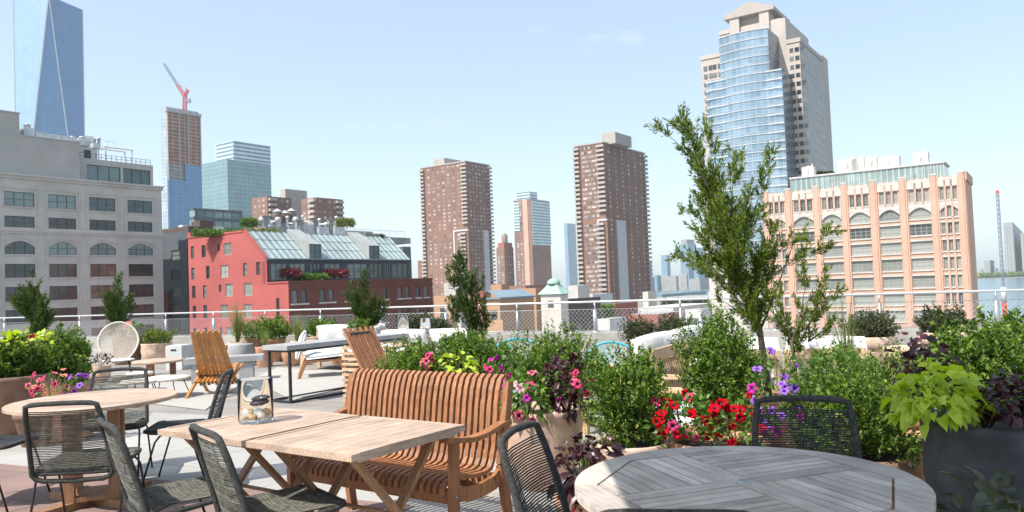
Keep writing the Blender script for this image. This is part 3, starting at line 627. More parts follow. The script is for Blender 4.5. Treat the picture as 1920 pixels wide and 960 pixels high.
m=M(); m.bar(pp(352,168),pp(333,158),.4,.4); m.bar(pp(352,168),pp(318,137),.3,.3); q0=pp(353,189); m.box(q0,(5,3,4)); m.build('counterweight',MT['craneblue'],t)

# ---------------------------------------------------------------- glass office pair
block('office_tower','tall blue glass office tower with white floor bands behind the greener block','skyscraper',444,760,404,507,262,'bluegrid')
block('office_block','greenish glass office block with lit left face in front of the banded tower','skyscraper',432,700,378,507,297,'greengrid')
# ---------------------------------------------------------------- brick estate behind the coral building
def balc(t,ff,a0,a1,ztop,n,step,dep=1.5,h=1.1,cnt=None):
    """a column of balconies, one part each"""
    mm=M(); L=a1-a0
    mm.box((L/2,-dep/2,-.1),(L,dep,.22)); mm.box((L/2,-dep+.06,h/2),(L,.12,h)); mm.box((.06,-dep/2,h/2),(.12,dep-.25,h)); mm.box((L-.06,-dep/2,h/2),(.12,dep-.25,h))
    me=mm.mesh('balcony',MT['concb'])
    for i in range(n): link('balcony',me,t,Vector(ff.p(a0,ztop-step*i,0))-t.location,(0,0,ff.rz))
def brickblock(name,label,lab2,px,Y,pl,pr,py,n,yref=None,group=None):
    t,c,z,Lu,Lv,fl,fr_=block(name,label,lab2,px,Y,pl,pr,py,'towerbrick',win=(1.5,1.4,3.4,2.8,1.2),win2=(1.5,1.4,3.4,2.8,1.2),pane='towerpane',group=group,yref=yref)
    return t,c,z,Lu,Lv,fl,fr_
t,c,z,Lu,Lv,fl,fr_=brickblock('brick_apartment_block','low brown brick apartment block left of the concrete stair tower','apartment block',506,400,472,546,367,6)
balc(t,fr_,.5,5,z-2,5,2.8)
t,c,z,Lu,Lv,fl,fr_=brickblock('brick_apartment_block','low brown brick apartment block with balconies right of the concrete stair tower','apartment block',598,395,565,643,369,6)
balc(t,fl,Lv-5,Lv-.5,z-2,6,2.8); balc(t,fr_,Lu-5,Lu-.5,z-2,6,2.8)
block('stair_tower','plain grey brown stair tower between two brick apartment blocks','tower',540,420,525,576,353,'concb')
t,c,z,Lu,Lv,fl,fr_=block('low_office','low dark grey glazed rooftop storey behind the coral building','building',366,260,359,455,389,'slate',win=(3,2,3.4,3.2,1),win2=(3,2,3.4,3.2,1),pane='paneteal')
block('long_pale_building','long pale low building with pillared front behind the green roof','building',345,240,335,420,421,'whitegrey',win2=(1.2,2.2,2.2,3.2,.8))
# water tanks and roof plant behind the red roof
for i,(px,py,lab) in enumerate(((520,391,'leftmost conical wooden water tank of three on the rooftop'),(534,394,'middle conical wooden water tank of three on the rooftop'),(546,390,'rightmost conical wooden water tank of three on the rooftop'))):
    x,y,zt_=AY(px,py,205+i*3); t=thing('water_tank',lab,'water tank',(x,y,zt_-6.5),world=False,group='wooden water tanks on the rooftop')
    M().lathe([(1.25,3.2),(1.25,5.6),(1.2,5.7)],16,close=True).build('barrel',MT['tank'],t); M().lathe([(1.4,5.6),(.05,6.5)],16).build('roof',MT['galv'],t)
    m=M(); [m.bar((sx,sy,0),(sx*.9,sy*.9,3.2),.15,.15) for sx in(-.9,.9) for sy in (-.9,.9)]; m.build('leg',MT['winframe'],t)
rr_=random.Random(4)
t,c,z,Lu,Lv,fl,fr_=block('rooftop_building','grey rooftop block crowded with vents and ducts behind the sloping glass roof','building',500,175,488,650,424,'roofgrey',yref=440,lu=34)
x0,y0,_=AY(500,424,180)
for i in range(20):
    px=492+i*7.6+rr_.uniform(-2,2); py=rr_.uniform(405,424); x,y,zz=AY(px,py,178+rr_.uniform(0,12)); zb_=AY(px,446,y)[2]
    m=M(); k=i%4; h=zz-zb_
    if k==0: m.lathe([(.7,0),(.7,h*.8),(.9,h*.82),(.5,h)],12,(0,0,0),close=True); lab='round galvanised roof vent'
    elif k==1: m.box((0,0,h/2),(1.6,1.4,h),.6); m.box((0,0,h+.1),(1.9,1.7,.2),.6); lab='boxy rooftop air handling unit'
    elif k==2: m.box((0,0,h/2),(.35,.35,h),.6); m.lathe([(.45,h),(.45,h+.3),(.1,h+.5)],10); lab='thin rooftop flue'
    else: m.box((0,0,h*.4),(2.4,1.2,h*.8),.6); m.tube([(-.8,0,h*.8),(-.8,0,h),(.6,0,h),(.6,0,h*.7)],.22,8); lab='low rooftop chiller with bent duct'
    o=link('roof_vent',m.mesh('roof_vent',MT['galv' if k!=1 else 'roofgrey']),None,(x,y,zb_)); tag(o,lab+', '+('leftmost','second from left','middle','second from right','rightmost')[i//4]+' of its kind behind the glass roof','roof vent','roof vents behind the coral building')

# ---------------------------------------------------------------- twin brick towers
def tower(label,px,Y,pl,pr,py,pent,low,yref):
    c=site(px,Y); Lv=hit(c,V,pl,yref)[0]; Lu=hit(c,U,pr,yref)[0]; z=hit(c,V,px,py)[1]
    t=thing('apartment_tower',label,'apartment tower',(c[0],c[1],GZ),group='twin brown brick apartment towers',world=True)
    m=M(); m.gbox(c,U,Lu,V,Lv,GZ,z,0,1); 
    # lower block stands proud on the camera side
    zl_=hit(c,V,low[2],low[3])[1]; fl=Fac(add2(c,V,Lv),W); fr_=Fac(c,U)
    sl0=fl.sz(low[0],low[3]+40)[0]; fl.slab(m,sl0,Lv+1.9,GZ,zl_,.01,2.0); m.build('wall',[MT['towerbrick'],MT['roofgrey']],t)
    fl2=Fac(fl.p(0,0,2.0)[:2],W)
    m=M(); fl.slab(m,-.3,Lv+.3,z,z+.9,-2.,.35); fr_.slab(m,-.3,Lu+.3,z,z+.9,-2.,.35) ; m.build('roof_band',MT['concb'],t)
    # penthouse
    fq=Fac(fl.p(0,0,-7)[:2],W); s1=fq.sz(pent[1],pent[3])[0]; s0=fq.sz(pent[0],pent[3])[0]; pc=fq.p(s1,0)[:2]; h=7.
    m=M(); m.gbox(pc,V,s1-s0,U,hit(pc,U,pent[2],pent[3])[0],z+.1,z+h); m.build('penthouse',MT['concb'],t)
    # windows
    ww,wh,st=1.7,1.35,2.82; W_=[]
    bw=4.6
    for k in range(40):
        z1=z-1.2-k*st
        if z1-wh<GZ+2: break
        n=7; gx=(Lv-2*bw)/n
        for i in range(n):
            a=bw+gx*i+(gx-ww)/2; lowp=(z1<zl_ and a>sl0)
            if not(z1-wh<zl_<z1+.4) : W_.append((2. if lowp else 0,fl,(a,a+ww,z1-wh,z1)))
        n=6; gx=(Lu-5)/n
        for i in range(n): a=2.5+gx*i+(gx-ww)/2; W_.append((0,fr_,(a,a+ww,z1-wh,z1)))
    a_=M(); a_.box((ww/2,-.04,wh/2),(ww,.12,wh)); me=a_.mesh('window',MT['towerpane'])
    W_.sort(key=lambda e: 0 if e[1] is fl else 1)
    first=W_[:100]; rest=W_[100:]
    for off,ff,r in first: link('window',me,t,Vector(ff.p(r[0],r[2],off))-t.location,(0,0,ff.rz))
    m=M(); [ff.slab(m,r[0],r[1],r[2],r[3],off-.02,off+.1) for off,ff,r in rest]; o=m.build('window_grid',MT['towerpane'],t); o['kind']='stuff'
    # balconies: left edge, near corner, far right edge
    nf=int((z-zl_)/st)-1
    balc(t,fl,-1.2,3.0,z-2.2,33,st,1.6); balc(t,fl,Lv-4.,Lv+1.,z-2.2,nf,st,1.5); balc(t,fl2,Lv-5.,Lv+.2,zl_-2.6,33-nf,st,1.5); balc(t,fr_,Lu-3.4,Lu+1.2,z-2.2,33,st,1.6)
    m=M(); fl.slab(m,-1.2,0,GZ,z,-4,-.3); m.build('balcony_recess',MT['brown'],t)
    m=M(); s1=fl.sz(low[1],low[3]+40)[0]; fl2.slab(m,sl0-1.2,sl0,GZ,zl_+.8,-2,.35); fl2.slab(m,sl0,Lv+1.9,zl_-.2,zl_+.9,-2,.4)
    fr_.slab(m,Lu*low[4],Lu*low[4]+Lu*.2,GZ,zl_+.9,0,1.0); m.build('concrete_fin',MT['palegreyconc'],t)
    return t
tower('left brown brick apartment tower with stacked concrete balconies and plain rooftop box',881,556.,790,918,302,(813,833,868,300),(857,905,870,433,.62),330)
tower('right and taller brown brick apartment tower with stacked concrete balconies',1141,468.,1079,1209,266,(1129,1154,1184,265),(1128,1165,1140,413,.22),300)
t,c,z,Lu,Lv,fl,fr_=block('slender_brick_tower','orange brick and blue glass tower between the twin brown towers','tower',1001,1000,963,1030,372,'towerbrick',win=(2.4,2,5.5,3.4,2),pane='towerpane',yref=400)
m=M(); zg=hit(c,U,1010,460)[1]; fr_.slab(m,1,Lu+.5,zg,z-1,.05,.8); m.build('glass_flank',MT['bluegrid'],t)
m=M(); fl.slab(m,0,Lv*.35,zg+20,z-2,.05,.7); m.build('glass_bay',MT['bluegrid'],t)
m=M(); m.gbox(add2(add2(c,U,3),V,3),U,Lu*.4,V,Lv*.8,z,z+10); m.build('glass_crown',MT['bluegrid'],t)
m=M(); fl.slab(m,Lv*.55,Lv*.82,GZ,z,.05,.9); m.build('brick_bay',MT['orange'],t)
t,c,z,Lu,Lv,fl,fr_=block('dark_brick_tower','small dark brick tower with red top and water tank beside the slender tower','tower',948,1010,931,963,463,'towerbrick',win=(2.4,2,5.5,3.4,12),win2=(2.4,2,5.5,3.4,12),pane='towerpane',yref=480)
m=M(); m.gbox(add2(add2(c,U,1),V,1),U,Lu-2,V,Lv-3,z,z+6); m.build('red_storey',MT['redlow'],t)
m=M(); m.lathe([(4,6),(4,16),(.1,19)],12,(c[0]+1,c[1]+9,z)); m.build('water_tank',MT['tank'],t)
# glass tower far behind (almost lost in the air)
def far_(name,label,cat,px,Y,pl,pr,py,wm,_k=None,yref=None): return block(name,label,cat,px,Y,pl,pr,py,wm,yref=yref or py+20)
far_('far_tower','pale glass tower far across the water between slender and right brick tower','skyscraper',1068,2300,1058,1080,418,'hazeblue')
# ---------------------------------------------------------------- glass and granite high-rise
c=site(1522,350.); Lv=hit(c,V,1318,200)[0]; fl=Fac(add2(c,V,Lv),W); fr_=Fac(c,U)
t=thing('glass_fronted_tower','tall pink granite tower with pediment top and stepped blue glass front','skyscraper',(c[0],c[1],GZ),world=True)
zA=fl.sz(1519,67)[1]; zL=fl.sz(1334,103)[1]; zS=fl.sz(1455,34)[1]; zS2=fl.sz(1358,58)[1]
sr=fl.sz(1474,80)[0]; s_l=fl.sz(1350,80)[0]; sc0=fl.sz(1369,40)[0]; sc1=fl.sz(1442,25)[0]; Lu=hit(c,U,1541,100)[0]; Lu2=hit(c,U,1553,130)[0]; zU=fr_.sz(1553,113)[1]
sr2=fl.sz(1462,40)[0]
m=M(); g=lambda a0,a1,d0,d1,z0,z1: m.gbox(fl.p(a0,0,-d0)[:2],W,a1-a0,fl.n,d1-d0,z0,z1)
g(sr,Lv,0,Lu,GZ,zA); g(s_l,sr,.2,Lu-1,GZ,zS2); g(0,s_l,.3,Lu-3,GZ,zL); g(Lv-28,Lv-.1,Lu,Lu2,GZ,zU)
zE=fl.sz(1442,20)[1]; zap=fl.sz(1403,5)[1]; g(sc0,sc1,1,Lu-2,zS2,zS)
g(sr2-6,sr2,1.1,6,zS2,zS)
# sloping shoulder to the right
p=lambda a,z,d: fl.p(a,z,-d)
sl1=fl.sz(1444,40)[0]
for d in (1.15,):
    a=[p(sl1,zS,d),p(sr2,zS,d),p(sr2+3,zA,d),p(sl1,zA,d)]; b=[p(sl1,zS,d+14),p(sr2,zS,d+14),p(sr2+3,zA,d+Lu*.8),p(sl1,zA,d+Lu*.8)]
    m.q([a[3],a[2],a[1],a[0]][::-1]); m.q([a[1],a[2],b[2],b[1]]); m.q([a[0],a[1],b[1],b[0]])
    m.q(b)
# portal frame and pediment
e=2.6
g(sc0,sc0+4.5,-1.0,8,zS-6,zE); g(sc1-4.5,sc1,-1.0,8,zS-6,zE); g(sc0+4.5,sc1-4.5,3.0,8,zS-.1,zE)
zp0=zE; mid=(sc0+sc1)/2
A=[p(sc0-e,zp0,-1.6),p(sc1+e,zp0,-1.6),p(sc1+e,zp0+1.6,-1.6),p(mid,zap,-1.6),p(sc0-e,zp0+1.6,-1.6)]; B=[p(sc0-e,zp0,Lu*.6),p(sc1+e,zp0,Lu*.6),p(sc1+e,zp0+1.6,Lu*.6),p(mid,zap,Lu*.6),p(sc0-e,zp0+1.6,Lu*.6)]
m.q(A); m.q(B[::-1])
for i in range(5): j=(i+1)%5; m.q([A[j],A[i],B[i],B[j]])
for (zz,a0,a1,d) in ((zA,sr,Lv+.3,-.35),(zL,-.3,s_l,-.1),(zS2,s_l-.4,sc0,-.2)): fl.slab(m,a0,a1,zz-1.6,zz+.3,-.3,-d+.0 if d<0 else .3)
fr_.slab(m,-.3,Lu+.2,zA-1.6,zA+.3,-.3,.5)
m.build('granite_wall',MT['pinkstone'],t)
m=M(); fl.slab(m,sc0+4.6,sc1-4.6,zS2-4,zE-5,-3,-.9); m.build('lattice_screen',MT['cream'],t)
m=M()
for i in range(9):
    a=sc0+5+(sc1-sc0-10)*i/8; m.bar(fl.p(a,zS2-3,-.8),fl.p(a+ (1.5 if i%2 else -1.5),zE-5.5,-.8),.5,.5)
m.build('lattice',MT['whitegrey'],t)
# paired windows
a_=M(); a_.box((.85,-.02,1.0),(1.7,.16,2.0)); me=a_.mesh('window',MT['pane'])
def pairs(ff,a0,zt,n,cols_,cnt):
    for k in range(n):
        zz=zt-4-k*3.95
        for a in cols_:
            for da in (0,2.6): link('window',me,t,Vector(ff.p(a0+a+da,zz-2.0,0))-t.location,(0,0,ff.rz))
wR=Lv-sr; pairs(fl,sr,zA,13,[wR*.22,wR*.62],0); pairs(fl,0,zL-1,8,[s_l*.12,s_l*.58],0)
m=M()
for k in range(13,44):
    zz=zA-4-k*3.95
    if zz<0: break
    for a in (wR*.22,wR*.62):
        for da in (0,2.6): panes(m,fl,(sr+a+da,sr+a+da+1.7,zz-2,zz),0,.06)
for k in range(42):
    zz=zA-4-k*3.95
    if zz<0: break
    for i in range(10):
        a=1.2+i*(Lu-2.4)/10; panes(m,fr_,(a,a+(Lu-2.4)/10*.55,zz-2,zz),0,.06)
o=m.build('window_grid',MT['pane'],t); o['kind']='stuff'
# glass front
o2=c
s90=fl.sz(1490,250)[0]; pcorner=fl.p(s90,0,0)[:2]; Lg=hit(pcorner,(-U[0],-U[1]),1472,250)[0]
gf=Fac((fl.o[0]-U[0]*Lg,fl.o[1]-U[1]*Lg),W)
ga=gf.sz(1472,250)[0]; gl=gf.sz(1328,250)[0]; gu0=gf.sz(1349,100)[0]; gu1=gf.sz(1441,90)[0]; zg1=gf.sz(1441,52)[1]; zg2=gf.sz(1472,127)[1]; zg3=gf.sz(1330,152)[1]
def curved(m,a0,a1,z0,z1,bulge,n=12,mi=0,side=1):
    pr=[]
    for i in range(n+1):
        a=a0+(a1-a0)*i/n; u=(i/n*2-1); pr.append((a,bulge*(1-u*u)))
    for (a,b),(a2,b2) in zip(pr[:-1],pr[1:]): m.q([gf.p(a,z0,b),gf.p(a2,z0,b2),gf.p(a2,z1,b2),gf.p(a,z1,b)],mi,[(a,z0),(a2,z0),(a2,z1),(a,z1)])
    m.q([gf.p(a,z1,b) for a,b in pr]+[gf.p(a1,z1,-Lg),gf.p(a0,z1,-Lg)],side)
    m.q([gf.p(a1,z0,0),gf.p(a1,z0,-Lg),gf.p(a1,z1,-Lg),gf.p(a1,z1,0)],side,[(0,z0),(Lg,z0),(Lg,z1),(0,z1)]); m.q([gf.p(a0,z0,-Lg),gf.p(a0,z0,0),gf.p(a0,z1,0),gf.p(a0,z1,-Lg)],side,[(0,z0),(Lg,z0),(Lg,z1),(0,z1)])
m=M(); curved(m,gu0,gu1,GZ,zg1,2.2); curved(m,gl,gu0+6,GZ,zg3,.8,4); curved(m,gu1-8,ga,GZ,zg2,.6,4)
m.build('glass_front',[MT['citi'],MT['citid']],t)  # fronts in the bright glass, sides and tops in the shade-toned copy
m=M()
k=0; z=zg1
while z>-5:
    a0,a1=(gu0,gu1) if z>zg2 else ((gu0,ga) if z>zg3 else (gl,ga))
    n=10
    pts=[]
    for i in range(n+1):
        a=gu0+(gu1-gu0)*i/n; u=i/n*2-1; pts.append(gf.p(a,z,2.35-2.2*u*u))
    for q0,q1 in zip(pts[:-1],pts[1:]): m.bar(q0,q1,.25,.32)
    if z<zg2: gf.slab(m,gu1-2,ga+.1,z-.28,z+.28,.7,.95)
    if z<zg3: gf.slab(m,gl,gu0+2,z-.28,z+.28,.9,1.1)
    z-=3.95*1.0; k+=1
m.build('floor_band',MT['palegreyconc'],t)
# ---------------------------------------------------------------- salmon brick warehouse
YO=172.; c=site(1820,YO); Lv=hit(c,V,1434,450)[0]; f=Fac(add2(c,V,Lv),W); fr_=Fac(c,U); Lu=16.
t=thing('brick_warehouse','salmon brick warehouse with cream scalloped parapet and big factory windows','building',(c[0],c[1],GZ),world=True)
rowpx=[(355,378),(389,410),(420,441),(452,473),(484,506),(517,539),(550,571),(582,603)]
rz_=[]
for a,b in rowpx: r=f.rect(1709,a,1751,b); rz_.append((r[2],r[3]))
bays=[(1446,1477,3),(1492,1530,1),(1545,1582,1),(1597,1636,1),(1653,1692,1),(1709,1751,1),(1767,1804,3)]
bs=[]
for a,b,k in bays: r=f.rect(a,470,b,500); bs.append((r[0],r[1],k))
ztop=f.sz(1731,345)[1]; ztop=rz_[0][1]+1.7
rects=[]
for bi,(a,b,k) in enumerate(bs):
    for ri,(z0,z1) in enumerate(rz_):
        if ri==0 or k==3:
            w3=(b-a)/3
            for j in range(3): rects.append((a+w3*j+.22,a+w3*(j+1)-.22,z0,z1,ri,bi,1))
        else: rects.append((a,b,z0,z1,ri,bi,4))
m=M(); f.holed(m,0,Lv,GZ,ztop,rects,.45)
m.gbox(add2(f.o,f.n,.46),W,Lv-.01,f.n,Lu-.46,GZ,ztop-.05); 
f.slab(m,Lv-.02,Lv,GZ,ztop,-Lu,0)
edges=[0]+[(bs[i][1]+bs[i+1][0])/2 for i in range(len(bs)-1)]+[Lv]
for i,e_ in enumerate(edges):
    hw=1.0 if 0<i<len(edges)-1 else .9
    e2=min(max(e_,.9),Lv-.9); f.slab(m,e2-hw*.8,e2+hw*.8,GZ,ztop+1.0,0,.28); f.slab(m,e2-hw*.4,e2+hw*.4,GZ,ztop+1.3,.28,.45)
for a,b,k in bs:
    for j in (1,2): x=a+(b-a)*j/3; f.slab(m,x-.2,x+.2,(rz_[0][0]-.6) if k==1 else GZ,ztop+.9,0,.2)
fr_.slab(m,0,Lu,ztop-.4,ztop+1.6,-.4,.3)
m.build('brick_wall',MT['orange'],t)
m=M()
for bi,(a,b,k) in enumerate(bs):
    f.slab(m,a-.1,b+.1,rz_[0][1]+.25,ztop,.05,.2); n=3; w3=(b-a)/n
    for j in range(3):
        x0=a+w3*j; 
        for s_ in range(5):
            u=s_/5*2-.8; hh=ztop+.4+.5*(1-abs(u)); f.slab(m,x0+w3*s_/5,x0+w3*(s_+1)/5,ztop,hh,-.2,.22)
    # white spandrel with arch over row 1
    r=(a,b,rz_[1][0],rz_[1][1]); f.slab(m,a-.05,b+.05,rz_[1][1]+.05,rz_[0][0]-.35,.02,.14)
    hw=(rz_[1][1]-rz_[1][0])*.5; f.arch(m,r,hw,0,.12)
    for ri,(z0,z1) in enumerate(rz_): f.slab(m,a-.05,b+.05,z0-.28,z0-.003,.0,.2)
    for ri in range(2,len(rz_)): f.slab(m,a-.05,b+.05,rz_[ri][1]+.01,rz_[ri][1]+.3,.0,.13)
for e_ in edges: e2=min(max(e_,.9),Lv-.9); f.slab(m,e2-.75,e2+.75,ztop+1.31,ztop+1.6,-.3,.5)
m.build('cream_trim',MT['cream'],t)
rg=random.Random(3); cntw=0
for r in rects:
    if cntw<100:
        pm='pane' if (r[4]==0 and r[5]<4) or (r[4] in (2,3) and rg.random()<.35) or (r[4]==6 and rg.random()<.3) or (r[5]==6 and r[4] in(3,6)) else 'paneblind'
        window(t,f,r,4 if r[6]==4 else 2,3 if r[6]==4 else 2,'paleframe','pane' if pm=='pane' else 'paneblind',.42,.12)
# glazed penthouse with roof terrace
op=add2(f.o,f.n,4.0); fp=Fac(op,W); a0=fp.sz(1483,345)[0]; a1=fp.sz(1770,320)[0]; zt=fp.sz(1770,302)[1]; zt=max(zt,ztop+4.6)
a1=min(a1,Lv-2)
m=M(); m.gbox(fp.p(a0,0,0)[:2],W,a1-a0,fp.n,10,ztop,zt-.4,0,0); m.build('penthouse_glass',MT['greengrid'] if False else MT['skyglass'],t)
m=M(); m.gbox(fp.p(a0-.3,0,.3)[:2],W,a1-a0+.6,fp.n,10.6,zt-.4,zt); 
for i in range(27): a=a0+(a1-a0)*i/26; fp.slab(m,a-.07,a+.07,ztop,zt-.4,.0,.12)
m.build('penthouse_frame',MT['whitegrey'],t)
for px,py,w_,h_,lab in ((1508,316,3,2.5,'small'),(1583,302,4.5,2.2,'square'),(1602,300,3.5,3.0,'tall'),(1628,298,3.2,2.6,'narrow'),(1660,297,5,2.4,'long'),(1722,289,3.2,3.6,'tallest')):
    s_,z_=fp.sz(px,py); q_=fp.p(s_,zt,-4.5); m=M(); hh=max(1.5,min(4.,z_-zt+.8)); m.box((0,0,hh/2),(w_,2.5,hh),fp.rz); m.box((.3,0,hh+.12),(w_*.6,1.6,.24),fp.rz); m.tube([(w_*.3,0,hh),(w_*.3,0,hh+.8)],.15,8)
    for k in range(5): m.box((-w_*.3+k*w_*.12,-1.27,hh*.5),(.12,.06,hh*.5),0)
    tag(link('roof_plant_unit',m.mesh('roof_plant_unit',MT['whitewall']),None,q_),lab+' white plant unit on the roof of the salmon warehouse, near its '+('left' if px<1560 else 'middle' if px<1670 else 'right')+' end','roof unit','white plant units on the warehouse roof')

# ---------------------------------------------------------------- far shore
far_('far_tower','narrow blue tower just right of the right brick tower, far away','skyscraper',1217,1500,1211,1223,488,'hazeblue')
far_('far_tower','square blue grey tower standing alone on the far skyline','skyscraper',1252,1950,1240,1257,478,'hazeblue')
t,c,z,Lu,Lv,fl,fr_=far_('far_tower','tallest far tower with round shouldered top and silver blue sides','skyscraper',1292,1900,1275,1306,456,'hazeblue')
m=M(); m.gbox(add2(add2(c,U,3),V,3),U,Lu-6,V,Lv-6,z,z+10); m.build('upper_storey',MT['hazecream'],t)
far_('far_tower','teal blue tower leaning behind the juniper on the far shore','skyscraper',1310,1850,1300,1324,464,'hazeblue')
far_('far_building','pale cream far building with rows of windows on the waterfront','building',1268,1820,1241,1273,517,'hazecream')
far_('far_building','blue grey far block directly left of the cream waterfront building','building',1232,1830,1226,1240,516,'hazeblue')
far_('far_building','small white far block at the foot of the right brick tower','building',1222,1700,1216,1228,520,'hazecream')
far_('far_building','brownish low block behind the cream waterfront building','building',1288,1900,1275,1300,512,'hazecream')
far_('far_building','white stepped low building under the juniper branch on the far shore','building',1312,1750,1292,1330,522,'hazecream')
far_('far_tower','large pale apartment tower with window grid at the right edge across the river','skyscraper',1904,1830,1882,1917,416,'hazecream')
far_('far_tower','lower apartment slab at the very right edge across the river','skyscraper',1925,1830,1914,1950,437,'hazecream')
far_('far_building','cream midrise block across the river left of the apartment tower','building',1857,1840,1846,1865,488,'hazecream')
far_('far_building','second cream block across the river close to the warehouse edge','building',1868,1860,1862,1873,503,'hazeblue')
far_('far_building','long low block along the far shore below the apartment tower','building',1890,1815,1870,1912,507,'hazecream')
rg=random.Random(8)
for i in range(16):
    px=1836+i*5.6; 
    far_('far_building','tiny low roof between trees along the far shore','building',px,1900+rg.uniform(0,120),px-3,px+3,rg.uniform(504,513),rg.choice(['hazecream','hazeblue']))[0]['group']='low roofs along the far shore'
for i in range(12):
    px=1335+i*9; far_('far_building','low far roof glimpsed behind the juniper branches','building',px,1900+rg.uniform(0,160),px-4,px+4,rg.uniform(512,522),rg.choice(['hazecream','hazeblue']))[0]['group']='low far roofs behind the juniper'
# far tree belt
rgn=np.random.default_rng(5); n=2600
Xs=rgn.uniform(880,1240,n); 
m=M()
for i in range(90):
    px=1836+i*1.1; x,y,_=AY(px,520,1800); m.blob((x,y,GZ+5),(6+rg.random()*3,6,5+rg.random()*4),6,4,seed=i)
o=m.build('tree_belt',MT['juni']); tag(o,'dark green belt of trees along the far river bank','tree belt',kind='stuff')

# ---------------------------------------------------------------- low-rise fill
def lowb(label,px,Y,pl,pr,py,wm,rm='roofgrey',**k): return block('low_building',label,'building',px,Y,pl,pr,py,wm,rm,yref=py+30,**k)
lowb('tan brick low building with white side just right of the dark brick flank',845,118,815,857,560,'tan',par=.5,win=(1.1,1.6,4,3.4,1.4))
lowb('white rendered wall behind the slim conifer',862,150,833,880,530,'whitewall')
t,c,z,Lu,Lv,fl,fr_=lowb('long tan brick building with sloping blue grey roof',936,112,914,1002,561,'tan','blueroof',win2=(1.2,1.7,4.2,3.4,1.6),win=(1.2,1.7,4.,3.4,1.6))
m=M(); m.gbox(add2(add2(c,U,-.3),V,-.3),U,Lu+.6,V,Lv+.6,z+.003,z+.25); P=[(*add2(c,U,-.3),z+.25),(*add2(c,U,Lu+.3),z+.25),(*add2(add2(c,U,Lu+.3),V,Lv),z+1.3),(*add2(c,V,Lv),z+1.3)]; m.q(P); m.build('roof',MT['blueroof'],t)
lowb('taller tan brick stair block rising behind the blue grey roof',940,140,921,956,533,'tan')
lowb('tan brick block behind the right end of the blue roof',1004,138,966,1016,540,'tan')
t,c,z,Lu,Lv,fl,fr_=lowb('pale stone corner turret with green copper roof',1050,105,1015,1066,551,'cream',win=(.9,.9,3,9,.9))
m=M(); cc=add2(add2(c,U,Lu/2),V,Lv/2); h=1.5
P=[add2(add2(c,U,-.3),V,-.3),add2(add2(c,U,Lu+.3),V,-.3),add2(add2(c,U,Lu+.3),V,Lv+.3),add2(add2(c,U,-.3),V,Lv+.3)]
for i in range(4): a,b=P[i],P[(i+1)%4]; m.q([(*a,z),(*b,z),(cc[0]+(b[0]-cc[0])*.3,cc[1]+(b[1]-cc[1])*.3,z+h),(cc[0]+(a[0]-cc[0])*.3,cc[1]+(a[1]-cc[1])*.3,z+h)])
m.lathe([(.9,h-.1),(.9,h+.25),(.6,h+.5),(.1,h+.7)],14,(cc[0],cc[1],z)); m.build('copper_roof',MT['copper'],t)
lowb('flat white building block behind the turret',1083,175,1066,1106,535,'whitewall')
lowb('long dark brown brick building right of the turret',1052,125,1050,1127,561,'brown',win2=(1.2,1.6,4,3.4,4))
lowb('small red brick building with two windows at the foot of the right tower',1152,190,1149,1197,569,'redlow',win2=(1.4,2,5,4,2))
lowb('pale stone block below the right tower',1214,260,1206,1232,547,'cream')
lowb('long blue grey warehouse roof by the river',1240,420,1230,1325,552,'hazeblue','blueroof')
lowb('long low white warehouse with flat roof right of the red building',1260,210,1196,1336,576,'whitewall','whitegrey')
lowb('low pinkish roof beyond the railing in the middle',1232,150,1180,1280,589,'redlow','roofgrey')
lowb('white rendered rooftop hut beyond the railing',1140,90,1121,1176,598,'whitewall')
lowb('white rooftop hut with dark doors right of the low shrubs',1312,90,1286,1334,580,'whitewall',win=(1.2,1.8,3,9,1))
lowb('brown brick row at the foot of the left tower',905,330,880,960,546,'redlow',win2=(1.5,1.6,4,3.6,2),pane='towerpane')
lowb('low brown block under the slender tower',985,400,955,1040,535,'towerbrick')
lowb('low white grey roof under the right tower',1110,300,1085,1150,552,'whitegrey')
lowb('orange brick wall right of the slim conifer below the railing',940,85,914,946,600,'tan')
lowb('pinkish far brick block left of the left tower',795,700,784,806,488,'towerbrick')
lowb('dark grey house with pitched top behind the coral building',758,230,742,771,462,'slate')
lowb('broad low grey roof in the middle distance',1300,330,1180,1400,560,'roofgrey')
lowb('low cream building between juniper and warehouse',1400,250,1330,1440,545,'cream',win=(1.5,1.6,4,3.6,2))
lowb('brick base block beside the glass tower',1436,240,1330,1470,500,'cream',win=(1.5,1.6,4,3.6,2))
for i,(px,py,Y,h) in enumerate(((1138,590,130,5),(1080,600,110,5),(1010,600,100,6),(960,604,100,6),(1300,566,200,5),(1250,573,220,4))):
    pass
# slim red and white mast by the river
x,y,z0=AY(1882,600,150); x,y,_=AY(1880,520,150.); zt=AY(1877,362,150.)[2]
t=thing('signal_mast','slim grey lattice mast with red tip and red white foot by the river','mast',(x,y,GZ))
m=M(); h=zt-GZ
for k in range(3):
    a=k*2.1; m.bar((.28*math.cos(a),.28*math.sin(a),0),(.28*math.cos(a),.28*math.sin(a),h),.09,.09)
for i in range(int(h/.9)): 
    for k in range(3): a=k*2.1; b=(k+1)*2.1; m.bar((.28*math.cos(a),.28*math.sin(a),i*.9),(.28*math.cos(b),.28*math.sin(b),i*.9+.9),.05,.05)
m.build('lattice',MT['craneblue'],t); M().lathe([(.3,h),(.3,h+.45),(.1,h+.6)],10).build('red_tip',MT['cranered'],t)
m=M(); m.lathe([(.42,12.5),(.42,17.5)],10,close=True); m.build('red_sleeve',MT['cranered'],t); M().lathe([(.44,17.5),(.44,20.5)],10,close=True).build('white_sleeve',MT['whitewall'],t)
